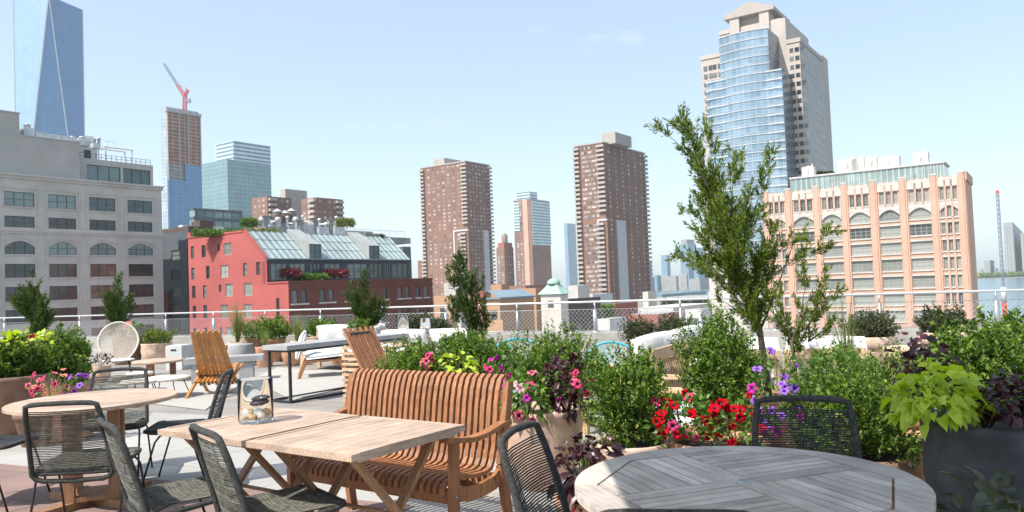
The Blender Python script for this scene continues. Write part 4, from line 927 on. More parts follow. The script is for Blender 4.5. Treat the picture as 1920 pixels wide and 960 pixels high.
# haze: one even volume
hm=bpy.data.materials.new('haze'); hm.use_nodes=True; nt=hm.node_tree; nt.nodes.remove(nt.nodes['Principled BSDF']); pv=nt.nodes.new('ShaderNodeVolumePrincipled')
pv.inputs['Color'].default_value=(.86,.95,.97,1); pv.inputs['Density'].default_value=HZ; pv.inputs['Anisotropy'].default_value=.2; nt.links.new(pv.outputs[0],nt.nodes['Material Output'].inputs['Volume'])
if HZ>0:
    m=M(); m.gbox((-4100,-1300),(1,0),8800,(0,1),6300,GZ-1,420); o=m.build('haze',hm); tag(o,None,None,kind='stuff')
# ---------------------------------------------------------------- the roof terrace
EA=(-10.3,19.9); EB=(7.1,11.75); _l=math.hypot(EB[0]-EA[0],EB[1]-EA[1]); E=((EB[0]-EA[0])/_l,(EB[1]-EA[1])/_l); EN=(-E[1],E[0])  # along the edge, outward
def ed(a,d): return add2(add2(EA,E,a),EN,d)
m=M(); P=[ed(-14,0),ed(34,0),ed(34,-32),ed(-14,-32)]; m.prism(P[::-1],-.3,0.0)
m.uv[0]=[(x*E[0]+y*E[1],x*EN[0]+y*EN[1]) for x,y in P[::-1]]; o=m.build('terrace_deck',MT['board']); o['kind']='structure'
m=M(); P=[ed(-14,.9),ed(34,.9),ed(34,0),ed(-14,0)]
m=M(); m.gbox(ed(-14,-.001),E,48,EN,1.0,GZ,.42); m.gbox(ed(-14,.02),E,48,EN,.5,.42,.50); m.gbox(ed(-14,-.55),E,48,EN,.548,.0,.2)
tag(m.build('parapet',MT['kerb']),'pale stone parapet kerb running below the railing along the terrace edge','parapet')
m=M(); m.gbox(ed(-14,.62),E,48,EN,.9,.30,.36)
for i in range(330): m.gbox(ed(-14+i*.145,.66),E,.07,EN,.8,.36,.385)
tag(m.build('gutter_grating',MT['darkgrey']),'dark slotted grating strip lying outside the railing on the parapet','grating')
def patch(name,poly,mt,z,lab=None,cat=None,dirs=(E,EN),kind=None,th=.004):
    m=M(); a=sum(poly[i][0]*poly[(i+1)%len(poly)][1]-poly[(i+1)%len(poly)][0]*poly[i][1] for i in range(len(poly)))
    if a<0: poly=poly[::-1]
    m.prism(poly,z-th+.0005,z); m.uv[0]=[(x*dirs[0][0]+y*dirs[0][1],x*dirs[1][0]+y*dirs[1][1]) for x,y in poly]
    o=m.build(name,MT[mt]); 
    if lab: tag(o,lab,cat)
    if kind: o['kind']=kind
    return o
# pale paving close to the camera, reddish strip inside it
q0=(-4.1,6.75); q1=(-.75,5.2)
D=(.905,-.425); DN=(.425,.905)
bnd=lambda a,d:(q0[0]+D[0]*a+DN[0]*d,q0[1]+D[1]*a+DN[1]*d)
patch('pale_paving',[bnd(-12,2.6),bnd(14,2.6),bnd(14,-14),bnd(-12,-14)],'paver',.005,kind='structure',dirs=(D,DN))
patch('reddish_paving',[bnd(-12,0),bnd(3.75,0),bnd(3.75,-9),bnd(-12,-9)],'redpaver',.009,kind='structure',dirs=(D,DN))
pg=lambda L:[G(x,y,0) for x,y in L]
patch('woven_rug',pg([(385,770),(150,742),(250,712),(450,722)]),'rug',.014,'cream woven rug under the slatted wooden folding chair','rug',th=.008)
patch('woven_rug',pg([(548,752),(650,727),(735,700),(520,690),(470,712)]),'rug',.014,'larger cream woven rug beyond the black framed console table','rug',th=.008)
# ---------------------------------------------------------------- railing
t=thing('cable_railing','long steel railing with white top rail, posts and diagonal wire mesh along the terrace edge','railing',(EA[0],EA[1],0),world=True)
RL=40; RO=.25
m=M(); m.tube([(*ed(-13,RO),1.07),(*ed(-13+RL+6,RO),1.07)],.020,10); m.build('top_rail',MT['whitemetal'],t)
pa=[-6.5+i*1.62 for i in range(24)]
for i,a in enumerate(pa):
    m=M(); p=ed(a,RO); m.tube([(*p,.42),(*p,.92)],.042 if i%2==0 else .028,10); m.tube([(*p,.9),(*p,1.06)],.016,8); m.lathe([(.09,.0),(.09,.02),(.05,.03)],10,(p[0],p[1],.50))
    m.build('post',MT['steel'],t)
m=M()
def net(m,a0,a1,z0,z1,st=.13,r=.0022):
    h=z1-z0
    n=int((a1-a0+h)/st)
    for i in range(n+1):
        for sg in (1,-1):
            s0=a0-h+i*st if sg==1 else a0+i*st
            # line from (s0,z0) to (s0+sg*h,z1)
            pts=[(s0,z0),(s0+h,z1)] if sg==1 else [(s0,z0),(s0-h,z1)]
            (x0,y0),(x1,y1)=pts
            if x0<x1:
                if x0<a0: y0+=(a0-x0); x0=a0
                if x1>a1: y1-=(x1-a1); x1=a1
            else:
                if x0>a1: y0+=(x0-a1); x0=a1
                if x1<a0: y1-=(a0-x1); x1=a0
            if y1-y0>.02: m.tube([(*ed(x0,RO),y0),(*ed(x1,RO),y1)],r,3,caps=False)
net(m,-12,26,.53,.93,.085,.0022); m.build('wire_mesh',MT['wire'],t)
m=M(); m.tube([(*ed(-12,RO),.93),(*ed(26,RO),.93)],.005,6); m.tube([(*ed(-12,RO),.53),(*ed(26,RO),.53)],.005,6); m.build('cable',MT['steel'],t)
# lattice pole standing in the terrace corner? (kept to the railing line)
# ---------------------------------------------------------------- rope chair
def mirror(pts): return pts+[(-x,y,z) for x,y,z in pts[::-1]]
def rope_chair(loc,rz,label,group='black rope dining chairs',weave='weave',rope='rope'):
    t=thing('rope_chair',label,'chair',(loc[0],loc[1],0),rz,group)
    w=.235; 
    def back(u): # u 0 bottom .. 1 top: returns half width, y, z
        return (w-.022*u, -.205-.10*u-.03*u*u, .40+.44*u)
    side=[]
    for k in range(7): h,y,z=back(k/7*.90); side.append((-h,y,z))
    h,y,z=back(.97); h0=h
    side+= [(-h+.012,y,z-.0),(-h+.045,back(1)[1],back(1)[2]-.004)]
    top=[(-h+.09,back(1)[1]-.005,back(1)[2]),(0,back(1)[1]-.018,back(1)[2]+.003)]
    loop=mirror(side+top[:1])[:]; loop=side+top+[(h-.09,top[0][1],top[0][2])]+[(-x,y,z) for x,y,z in side[::-1]]
    low=[(w-.02,-.20,.375),(w-.06,-.195,.36),(0,-.185,.352),(-w+.06,-.195,.36),(-w+.02,-.20,.375)]
    M().tube(loop+low,.0155,10,closed=True).build('back_frame',MT[rope],t)
    m=M(); n=36
    rg_=random.Random(int(abs(loc[0])*1000))
    for k in range(n):
        u=.06+.83*k/(n-1); h,y,z=back(u); s=.014
        for q_ in range(1):
            sag=.018*math.sin(math.pi*u); j=rg_.uniform(-.0015,.0015)
            m.tube([(-h,y+.012,z+j),(-h*.5,y-sag,z+j-.001),(0,y-sag*1.3,z-j),(h*.5,y-sag,z+j-.001),(h,y+.012,z+j)],.0036,5,caps=False)
    m.build('back_weave',MT[weave],t)
    # seat
    yf=.235; yb=-.20; zs=.44
    def rr_(x0,y0,y1,z,r=.05,n=5):
        P=[]
        for cx_,cy_,a0 in ((x0-r,y1-r,0),(-x0+r,y1-r,90),(-x0+r,y0+r,180),(x0-r,y0+r,270)):
            for i in range(n+1): a=R(a0+90*i/n); P.append((cx_+r*math.cos(a),cy_+r*math.sin(a),z+ (.012 if False else 0)))
        return P
    ring=[(x,y,z-(.035 if y<-.15 else 0)+(.006 if y>.2 else 0)) for x,y,z in rr_(w+.003,yb-.0,yf,zs)]
    M().tube(ring,.014,10,closed=True).build('seat_frame',MT[rope],t)
    m=M(); n=44
    for k in range(n):
        y=yb+.03+(yf-yb-.04)*k/(n-1); hh=w-.003; zz=zs-.035*max(0,min(1,(-.1-y)/.1)); sg=.020*math.sin(math.pi*(k+.5)/n)
        m.tube([(-hh,y,zz+.012),(-hh*.45,y,zz-sg+.006),(hh*.45,y,zz-sg+.006),(hh,y,zz+.012)],.0043,5,caps=False)
    m.build('seat_weave',MT[weave],t)
    for sx in (-1,1):
        for fy in (1,-1):
            y0=.10*fy+.02; m=M()
            m.tube([(sx*(w-.005),y0-.03*fy,zs-.012),(sx*(w+.012),y0,zs-.03),(sx*(w+.022),y0+.03*fy,zs-.07),(sx*(w+.03),y0+.14*fy,.008)],.0075,8); m.build('leg',MT['blackmetal'],t)
    return t
def face(dx,dy): return math.atan2(-dx,dy)
rope_chair((-2.72,4.92),face(-.08,1),'dark rope chair seen square from behind at the left round table, nearest the camera')
rope_chair((-1.73,3.98),face(.80,.62),'grey rope chair at the bottom between the round table and the square tables')
rope_chair((-1.14,3.68),face(.80,.62),'grey rope chair at the bottom centre left with its seat under the pale square tables')
rope_chair((-3.33,6.35),face(.22,-.97),'rope chair on the far side of the left round table, facing the camera')
rope_chair((-2.60,6.06),face(-.97,-.18),'dark rope chair seen edge-on behind the square tables, facing left',weave='weavedark')
rope_chair((-3.80,5.62),face(1,.05),'dark rope chair cut off by the left edge, only seat and leg in view',weave='weavedark')
rope_chair((.31,3.06),face(.93,-.37),'black rope chair seen from its side at the left of the weathered round table',weave='weavedark')
rope_chair((1.25,3.38),face(-.30,-.95),'black rope chair across the weathered round table, before the violet petunias',weave='weavedark')
rope_chair((.44,2.30),face(.16,.98),'black rope chair at the bottom edge with only its top rail showing',weave='weavedark')
# ---------------------------------------------------------------- square folding tables
def square_table(c,label):
    t=thing('folding_table',label,'table',(c[0],c[1],0),R(55),'square teak folding tables')   # local x along U, y along V
    L=.77; Wd=.72; th=.028; zt=.74
    m=M(); nb=9; bw=(Wd-.012)/nb
    for i in range(nb): m.box((0,-Wd/2+.006+bw*(i+.5),zt-th/2),(L-.10,bw-.003,th-.001))
    for s in (-1,1): m.box((s*(L/2-.024),0,zt-th/2),(.05,Wd,th+.001))
    for s in (-1,1): m.box((0,s*(Wd/2-.012),zt-th/2-.004),(L-.1,.022,th+.014))
    m.build('tabletop',MT['teakw'],t)
    m=M()
    for s in (-1,1): m.box((s*(L/2-.12),0,zt-th-.018),(.035,Wd-.16,.036))
    m.build('cross_rail',MT['teakleg'],t)
    for s in (-1,1):
        y=s*(Wd/2-.10)
        M().bar((-L/2+.10,y,zt-.045),(L/2-.05,y,.0),.022,.045,up=(0,1,0)).build('leg',MT['teakleg'],t)
        M().bar((L/2-.10,y-s*.026,zt-.045),(-L/2+.05,y-s*.026,.0),.022,.045,up=(0,1,0)).build('leg',MT['teakleg'],t)
    M().tube([(.02,-Wd/2+.11,.37),(.02,Wd/2-.11,.37)],.011,8).build('stretcher',MT['teakleg'],t)
    return t
square_table((-.785,3.82),'square pale teak folding table in front of the slatted bench')
square_table((-1.40,4.245),'square pale teak folding table carrying the glass vase, pushed against the other')
# ---------------------------------------------------------------- round tables
def pedestal_table():
    c=(-3.02,5.55); t=thing('round_table','round pale teak table with post pedestal ringed by dark rope chairs at the left','table',(c[0],c[1],0),R(20))
    m=M(); Rr=.55; n=72; nb=11; zt=.74
    m.lathe([(.02,-.03),(Rr-.02,-.03),(Rr,-.026),(Rr,-.003),(Rr-.004,0)],n,(0,0,zt),smooth=False)
    bw=2*(Rr-.004)/nb
    for i in range(nb):
        y0=-Rr+.004+bw*i+.001; y1=y0+bw-.002; P=[]
        xs=lambda y: math.sqrt(max(0,(Rr-.004)**2-y*y))
        ys=[y0+(y1-y0)*k/6 for k in range(7)]
        poly=[(xs(y),y) for y in ys]+[(-xs(y),y) for y in ys[::-1]]
        m.prism(poly,zt-.006,zt)
    m.build('tabletop',MT['teakw'],t)
    for sx in (-1,1):
        for sy in (-1,1): M().box((sx*.14,sy*.14,.375),(.07,.07,.67)).build('leg',MT['teakleg'],t)
    m=M(); m.box((0,0,.03),(.86,.10,.06),R(45)); m.box((0,0,.031),(.10,.86,.058),R(45)); m.box((0,0,.075),(.34,.34,.03)); m.build('base',MT['teakleg'],t)
    M().box((0,0,.69),(.62,.36,.03)).build('apron',MT['teakleg'],t)
pedestal_table()
def slat_table():
    c=(.754,2.644); Rr=.571; zt=.74; p1=G(1264,849,zt); p2=G(1500,936,zt); rz=math.atan2(p2[1]-p1[1],p2[0]-p1[0])
    t=thing('weathered_table','round silvered teak slatted table in shade at the bottom right','table',(c[0],c[1],0),rz)
    m=M(); n=96; r1=Rr-.075
    # outer ring in eight segments
    for k in range(8):
        a0=R(45*k+22.5)+.0004; a1=R(45*(k+1)+22.5)-.0004; q_=10
        A=[a0+(a1-a0)*i/q_ for i in range(q_+1)]; ro=[(Rr*math.cos(a),Rr*math.sin(a)) for a in A]
        ri=[(r1*math.cos(a0)*1.0,r1*math.sin(a0)*1.0),(r1*math.cos(a1),r1*math.sin(a1))]
        m.prism(ro+[ri[1],ri[0]],zt-.03,zt)
    m.build('rim',MT['teakgrey'],t)
    apo=r1*math.cos(R(22.5))-.004; hw=.036; g=.006
    m=M(); m.box((0,0,zt-.0145),(2*apo,2*hw-g,.029)); m.build('cross_beam',MT['teakgrey'],t)
    m=M(); 
    for s in (-1,1): m.box((0,s*(apo/2+hw/2),zt-.0145),(2*hw-g,apo-hw-g,.029))
    m.build('cross_beam',MT['teakgreyy'],t)
    def lim(y): # half extent of the inner octagon at distance y
        if y>apo: return 0
        k=apo*math.sqrt(2)-y     # 45 degree side
        return min(apo,k)
    for qx in (1,-1):
        for qy in (1,-1):
            m=M(); sw=(apo-hw)/9.; alongx=(qx*qy>0)
            for i in range(9):
                y0=hw+g*.5+sw*i; y1=y0+sw-g
                if y1>apo: break
                poly=[(hw+g,y0),(lim(y0)-g,y0),(lim(y1)-g,y1),(hw+g,y1)]
                if lim(y1)<hw+.01: continue
                if not alongx: poly=[(y,x) for x,y in poly]
                poly=[(x*qx,y*qy) for x,y in poly]
                ar=sum(poly[k][0]*poly[(k+1)%4][1]-poly[(k+1)%4][0]*poly[k][1] for k in range(4))
                if ar<0: poly=poly[::-1]
                m.prism(poly,zt-.027,zt-.001)
            m.build('slat_panel',MT['teakgrey' if alongx else 'teakgreyy'],t)
    m=M(); m.lathe([(.022,0),(.022,.0035),(.019,.004),(.001,.004)],24,(.0,0,zt)); m.build('emblem_disc',MT['steel'],t)
    m=M()
    for a in (0,90): m.box((0,0,zt-.05),(1.0,.05,.04),R(a))
    m.build('under_frame',MT['teakgrey'],t)
    for a in (45,135,225,315): M().box((.33*math.cos(R(a)),.33*math.sin(R(a)),.345),(.05,.05,.69),R(a)).build('leg',MT['teakgrey'],t)
slat_table()
# ---------------------------------------------------------------- slatted bench
def bench():
    # local x along W (right), y outward towards the tables (-U), origin under the middle of the seat back
    c=((-1.09-.08)/2,(5.08+4.46)/2); L=1.24
    t=thing('slatted_bench','reddish teak two-seat bench of many curved vertical slats with arms','bench',(c[0],c[1],0),math.atan2(W[1],W[0])+math.pi)
    # local +y is then -n = towards... (rot by W angle+180: x=-W=V, y=-(U))
    prof=[(-.055,.90),(-.045,.905),(-.022,.89),(.0,.84),(.02,.76),(.035,.66),(.055,.55),(.08,.46),(.11,.415),(.17,.40),(.26,.405),(.36,.42),(.44,.43),(.495,.42),(.515,.40),(.515,.375)]
    n=27; sw=.026; m=M()
    def slat(m,x,w,pts,th=.022):
        P=[Vector((0,a,b)) for a,b in pts]; k=len(m.v)
        for i,p in enumerate(P):
            T=(P[min(i+1,len(P)-1)]-P[max(i-1,0)]).normalized(); N=Vector((0,T.z,-T.y))
            for dx,dn in ((-w/2,0),(w/2,0),(w/2,-th),(-w/2,-th)): q_=p+N*dn; m.v.append((x+dx,q_.y,q_.z))
        for i in range(len(P)-1):
            for j in range(4):
                j2=(j+1)%4; m.f.append((k+i*4+j,k+(i+1)*4+j,k+(i+1)*4+j2,k+i*4+j2)); m.m.append(0); m.sm.append(False); m.uv.append([(0,0)]*4)
        for e in (0,len(P)-1): m.f.append(tuple(k+e*4+j for j in range(4))); m.m.append(0); m.sm.append(False); m.uv.append([(0,0)]*4)
    mb=M(); ms=M()
    for i in range(n):
        x=-L/2+.03+(L-.06)*i/(n-1); slat(mb,x,sw,prof[:9]); slat(ms,x,sw,prof[8:])
    mb.build('backrest',MT['teak'],t); ms.build('seat',MT['teak'],t)
    m=M(); m.box((0,-.045,.80),(L-.02,.025,.05)); m.box((0,.0,.52),(L-.02,.025,.05)); m.box((0,.10,.36),(L-.04,.03,.07)); m.box((0,.475,.355),(L-.04,.03,.075)); m.box((0,.28,.375),(L-.04,.03,.03)); m.build('seat_rail',MT['teak'],t)
    for sx in (-1,1):
        x=sx*(L/2+.012)
        M().bar((x,.505,0),(x,.47,.645),.036,.055,up=(0,1,0)).build('leg',MT['teak'],t)
        m=M(); m.bar((x,.00,0),(x,.065,.44),.036,.055,up=(0,1,0)); m.bar((x,.065,.44),(x,-.035,.885),.036,.05,up=(0,1,0)); m.build('leg',MT['teak'],t)
        m=M()
        pts=[(-.01,.665),(.08,.655),(.2,.63),(.33,.625),(.46,.645),(.55,.66)]
        for (a,b),(a2,b2) in zip(pts[:-1],pts[1:]): m.bar((x,a-.004,b),(x,a2+.004,b2),.055,.026)
        m.build('armrest',MT['teak'],t)
        m=M(); pts=[(.04,.40),(.13,.355),(.26,.34),(.38,.35),(.49,.375)]
        for (a,b),(a2,b2) in zip(pts[:-1],pts[1:]): m.bar((x-sx*.006,a-.004,b),(x-sx*.006,a2+.004,b2),.026,.075)
        m.build('side_rail',MT['teak'],t)
        for yy,zz in ((.485,.36),(.05,.40)): m=M(); m.lathe([(.007,0),(.007,.003),(.001,.004)],10); o=m.build('screw_cap',MT['steel'],t); o.location=(x+sx*.0195,yy,zz); o.rotation_euler=(0,sx*math.pi/2,0)
bench()
# ---------------------------------------------------------------- vases
def vase(c,z,r,h,label,stones=True,seed=1):
    t=thing('glass_vase',label,'vase',(c[0],c[1],z),0,'glass hurricane vases')
    th=.004; M().lathe([(.001,.0),(r*.95,0),(r,.008),(r,h),(r-th*.5,h+.002),(r-th,h),(r-th,.022),(r*.9,.016),(.001,.016)],48).build('glass',MT['glass'],t)
    if not stones: return t
    rg_=random.Random(seed); k=r/.1
    for i,(x,y,zz,a,mt_) in enumerate(((-.045,-.02,.045,.032,'stonepale'),(.035,-.03,.04,.03,'stonepale'),(-.005,-.05,.036,.024,'stoneorange'),(.0,.04,.04,.034,'stonepale'),(.055,.03,.045,.026,'stoneorange'),(-.05,.035,.04,.026,'stoneorange'))):
        s=M().blob((0,0,0),(a*k,a*k*.9,a*.75*k),14,9,seed=seed*9+i); o=link('pebble',s.mesh('pebble',MT[mt_]),None,(c[0]+x*k,c[1]+y*k,z+.018+(zz-.018)*k)); tag(o,('amber' if mt_=='stoneorange' else 'pale')+' rounded shell pebble among others in the '+label.split(' ')[0]+' glass vase on '+('the square table' if z<.75 else 'the console table'),'pebble','pebbles in the glass vases')
    return t
vc=G(480,791,.741); vc=(vc[0],vc[1]+.0)
vase(vc,.741,.093,.235,'large clear glass vase with pebbles and a dark shell on the pale square table',True,1)
m=M(); m.blob((0,0,.0),(.062,.03,.018),16,8,rough=.05); m.blob((0.012,0,.022),(.058,.028,.014),16,8,rough=.05)
o=link('mussel_shell',m.mesh('mussel_shell',MT['mussel']),None,(vc[0]+.025,vc[1]-.01,.741+.10)); o.rotation_euler=(0,-.18,-.2); tag(o,'dark open mussel shell lying on the pebbles in the large glass vase','shell')
# ---------------------------------------------------------------- console table with black frame
cA=G(545,757,0); zt=.76
def console():
    t=thing('console_table','long dark grey console table on a thin black steel frame','table',(cA[0],cA[1],0),math.atan2(U[1],U[0]))  # x along U, y along V
    L=3.3; Wd=.45
    M().box((L/2-.03,Wd/2,zt-.03),(L+.06,Wd+.06,.06)).build('tabletop',MT['concrete'],t)
    fr=M(); b=.032
    for y in (0.016,Wd-.016):
        fr.box((L/2,y,b/2),(L-2*b-.002,b,b)); fr.box((L/2,y,zt-.06-b/2-.001),(L-2*b-.002,b,b))
    for x in (b/2,L-b/2):
        fr.box((x,Wd/2,b/2+.001),(b-.002,Wd-2*b-.002,b)); fr.box((x,Wd/2,zt-.06-b/2-.001),(b-.002,Wd-2*b-.002,b))
    fr.build('frame',MT['blackmetal'],t)
    for x in (b/2,L-b/2):
        for y in (.016,Wd-.016): M().box((x,y,(zt-.062)/2),(b,b,zt-.064)).build('leg',MT['blackmetal'],t)
console()
for (a,s,r,h,lab) in ((1.35,.30,.075,.13,'small glass vase left of two others on the console table'),(2.45,.26,.10,.26,'tall glass vase in the middle of the console table behind the brown folding chair'),(2.85,.14,.09,.2,'right glass vase on the far end of the console table')):
    p=add2(add2(cA,U,a),V,s); vase(p,zt+.001,r,h,lab,True,int(a*10))
# ---------------------------------------------------------------- folding stick chairs
def stick_chair(c,rz,label,matn,h=1.0,w=.56,gr='slatted folding lounge chairs',n=9,sw=.046,tp=.66):
    """local +y is the way it faces"""
    t=thing('slat_lounge_chair',label,'chair',(c[0],c[1],0),rz,gr)
    m=M(); m2=M()
    for i in range(n):
        u=i/(n-1)*2-1; xb=u*w/2; xt=u*w/2*tp
        if i%2==0: m.bar((xb,.12,.13),(xt*1.0,-.40,h),sw,.024,up=(0,1,0))
        else: m.bar((xb,.10,.15),(xt,-.385,h-.03),sw,.022,up=(0,1,0))
        m2.bar((xb,-.17,.20),(u*w/2,.42,.40),.034,.022)
    m.build('backrest',MT[matn],t); m2.build('seat',MT[matn],t)
    m=M(); m.tube([(-w/3-.01,-.36,h-.06),(w/3+.01,-.36,h-.06)],.012,8); m.tube([(-w/2,.02,.28),(w/2,.02,.28)],.012,8); m.build('rod',MT['blackmetal'],t)
    for s in (-1,1):
        M().bar((s*(w/2+.01),-.46,0),(s*(w/2-.03),.25,.42),.034,.04).build('leg',MT[matn],t)
        M().bar((s*(w/2+.01),.40,0),(s*(w/2-.03),-.12,.36),.034,.04).build('leg',MT[matn],t)
    return t
pc=G(392,742,0); stick_chair((pc[0]+.05,pc[1]+.15),R(2),'orange brown slatted wooden lounge chair seen from behind on the cream rug','orangewood',h=.96,w=.52,n=10,sw=.038,tp=.72)
# ---------------------------------------------------------------- more terrace furniture
def rope_shell_chair():
    x,y=AY(222,690,14.3)[:2]; t=thing('oval_rope_chair','cream rope lounge chair with tall oval woven back beside the low round table','chair',(x,y,0),R(205))
    N=40; ry=lambda a:(.34*math.cos(a)*(1-.18*(math.sin(a)<0)*abs(math.sin(a))), -.25-.12*math.sin(a), .66+.37*math.sin(a))
    M().tube([ry(2*math.pi*i/N) for i in range(N)],.016,8,closed=True).build('back_frame',MT['creamrope'],t)
    m=M()
    for k in range(25):
        for sg in (1,-1):
            # chords of the oval
            o=(k-12)/12.6*.95; a0=math.acos(max(-1,min(1,o))); ph=R(38)*sg
            p,q_=ry(a0+ph),ry(-a0+ph); mid=[(p[i]+q_[i])/2 for i in range(3)]; mid[1]-=.07; m.tube([p,mid,q_],.0055,5,caps=False)
    m.build('back_weave',MT['creamrope'],t)
    m=M(); m.lathe([(.02,.33),(.26,.33),(.29,.345),(.26,.36),(.02,.35)],24,(0,.05,0)); m.build('seat',MT['creamrope'],t)
    for a in (40,140,220,320): M().tube([(.22*math.cos(R(a)),.05+.22*math.sin(R(a)),.34),(.30*math.cos(R(a)),.05+.30*math.sin(R(a)),0)],.009,6).build('leg',MT['blackmetal'],t)
rope_shell_chair()
x,y=AY(296,683,13.6)[:2]; t=thing('low_table','low round pale wooden table with block legs behind the rope chairs','table',(x,y,0))
m=M(); m.lathe([(.01,.33),(.40,.33),(.42,.345),(.42,.365),(.40,.375),(.01,.375)],40,smooth=False); m.build('tabletop',MT['teakw'],t)
for a in (30,150,270): M().box((.24*math.cos(R(a)),.24*math.sin(R(a)),.165),(.10,.06,.33),R(a)).build('leg',MT['teakleg'],t)
for px,py,Y,r,lab in ((312,707,11.3,.33,'wide cream woven footstool with thin black legs on the rug'),(262,716,11.0,.26,'smaller cream woven footstool with thin black legs behind the round table'),(262,697,12.2,.2,'small cream pouf beside the low round table')):
    x,y=AY(px,py,Y)[:2]; t=thing('footstool',lab,'footstool',(x,y,0),0,'cream woven footstools')
    m=M(); m.lathe([(.01,.26),(r*.93,.26),(r,.275),(r*.97,.30),(r*.6,.285),(.01,.28)],28); m.build('seat',MT['creamrope'],t)
    for a in (45,135,225,315): M().tube([(r*.7*math.cos(R(a)),r*.7*math.sin(R(a)),.27),(r*1.05*math.cos(R(a)),r*1.05*math.sin(R(a)),0)],.007,6).build('leg',MT['blackmetal'],t)
x,y=AY(338,690,15.8)[:2]; t=thing('concrete_stool','pale concrete cube stool with a dark slot handle near the railing','stool',(x,y,0),R(-15))
m=M(); m.box((0,0,.24),(.38,.38,.48)); m.box((0,0,.485),(.35,.35,.012)); m.build('body',MT['concretel'],t); m=M(); m.box((0,-.191,.40),(.13,.01,.035)); m.build('slot',MT['blackmetal'],t)
x,y=AY(452,684,16.0)[:2]; m=M(); m.lathe([(.235,0),(.25,.02),(.25,.43),(.24,.45),(.01,.455)],36); tag(link('concrete_drum',m.mesh('concrete_drum',MT['concrete']),None,(x,y,0)),'grey concrete drum side table in front of the clay pots','side table')
x,y=AY(440,700,13.2)[:2]; t=thing('concrete_bench','low grey concrete bench to the right of the slatted wooden chair','bench',(x,y,0),R(14))
M().box((-.15,0,.38),(1.25,.42,.09)).build('seat',MT['concrete'],t); M().box((.2,0,.167),(.22,.36,.334)).build('leg',MT['concrete'],t); M().box((-.55,0,.167),(.22,.36,.334)).build('leg',MT['concrete'],t)
def cushion(m,c,size,rz=0,tilt=0,bul=.12):
    """soft padded block"""
    nx,ny=8,8; hx,hy,hz=size[0]/2,size[1]/2,size[2]/2; ca,sa=math.cos(rz),math.sin(rz); ct,st_=math.cos(tilt),math.sin(tilt); k=len(m.v)
    for s in (1,-1):
        for i in range(nx+1):
            for j in range(ny+1):
                u=i/nx*2-1; v=j/ny*2-1; e=(1-abs(u)**4)*(1-abs(v)**4); x=u*hx*(1-.05*(abs(v)**2)); y=v*hy*(1-.05*abs(u)**2); z=s*(hz*(.35+.65*e**.5)+.02*math.sin(5*u+c[0]*3)*math.sin(4*v+c[1])*e)
                y,z=y*ct-z*st_,y*st_+z*ct
                m.v.append((c[0]+x*ca-y*sa,c[1]+x*sa+y*ca,c[2]+z))
    n1=(nx+1)*(ny+1)
    def F(a,b,c_,d): m.f.append((a,b,c_,d)); m.m.append(0); m.sm.append(True); m.uv.append([(0,0)]*4)
    for s in (0,1):
        for i in range(nx):
            for j in range(ny):
                a=k+s*n1+i*(ny+1)+j; q_=(a,a+ny+1,a+ny+2,a+1); F(*(q_ if s==0 else q_[::-1]))
    for i in range(nx):
        for j in (0,ny): a=k+i*(ny+1)+j; b=a+ny+1; F(a,b,b+n1,a+n1)
    for j in range(ny):
        for i in (0,nx): a=k+i*(ny+1)+j; b=a+1; F(a,b,b+n1,a+n1)
def sofa(c,rz,L,label,n=2,h=.78,name='sofa',grp='white cushioned teak sofas',wood_='lightwood'):
    """faces local +y; back on -y"""
    t=thing(name,label,'sofa',(c[0],c[1],0),rz,grp); D_=.75
    m=M(); 
    for s in (-1,1):
        m.box((s*L/2,.30,.28),(.06,.06,.56)); m.box((s*L/2,-.32,.33),(.06,.06,.66)); m.box((s*L/2,0,.575),(.08,.72,.035))
    m.box((0,.34,.24),(L-.08,.03,.09)); m.box((0,-.34,.24),(L-.08,.03,.09)); m.box((0,0,.20),(L-.1,.66,.03)); m.build('frame',MT[wood_],t)
    m=M(); w1=L/n
    for i in range(n):
        x=-L/2+w1*(i+.5); 
        m.box((x-w1/2+.035,-.37,.48),(.045,.03,.42)); m.box((x+w1/2-.035,-.37,.48),(.045,.03,.42)); m.box((x,-.37,.66),(w1-.12,.03,.10)); m.box((x,-.37,.29),(w1-.12,.03,.07))
        ns=int(w1/.07)
        for k in range(ns): m.box((x-w1/2+.08+(w1-.16)*k/(ns-1),-.37,.475),(.02,.02,.31))
    m.build('back_panel',MT[wood_],t)
    for i in range(n):
        x=-L/2+w1*(i+.5); m=M(); cushion(m,(x,.02,.31),(w1-.03,.66,.17)); m.build('seat_cushion',MT['white'],t)
        m=M(); cushion(m,(x,-.25,.60),(w1-.05,.44,.17),0,R(75)); m.build('back_cushion',MT['white'],t)
    return t
def at(px,py,Y): return AY(px,py,Y)[:2]
sf=sofa((1.42,8.15),R(60),2.1,'white cushioned sofa with pale wooden slat back seen from behind, above the middle boxwood',2); sf.scale=(1,1,1.12)
sofa(at(1278,690,6.4),R(62),.8,'single white cushioned chair in front of the longer white sofa, between the boxwoods',1)
sofa(at(1470,690,8.0),R(-20),1.6,'white sofa hidden behind the trunk of the big juniper',2)
sofa(at(792,670,11.8),R(160),1.7,'white sofa behind the boxwoods and the brown folding chair',2)
sofa(at(650,680,14.6),R(165),1.5,'white sofa beyond the console table with its back cushions showing',2)
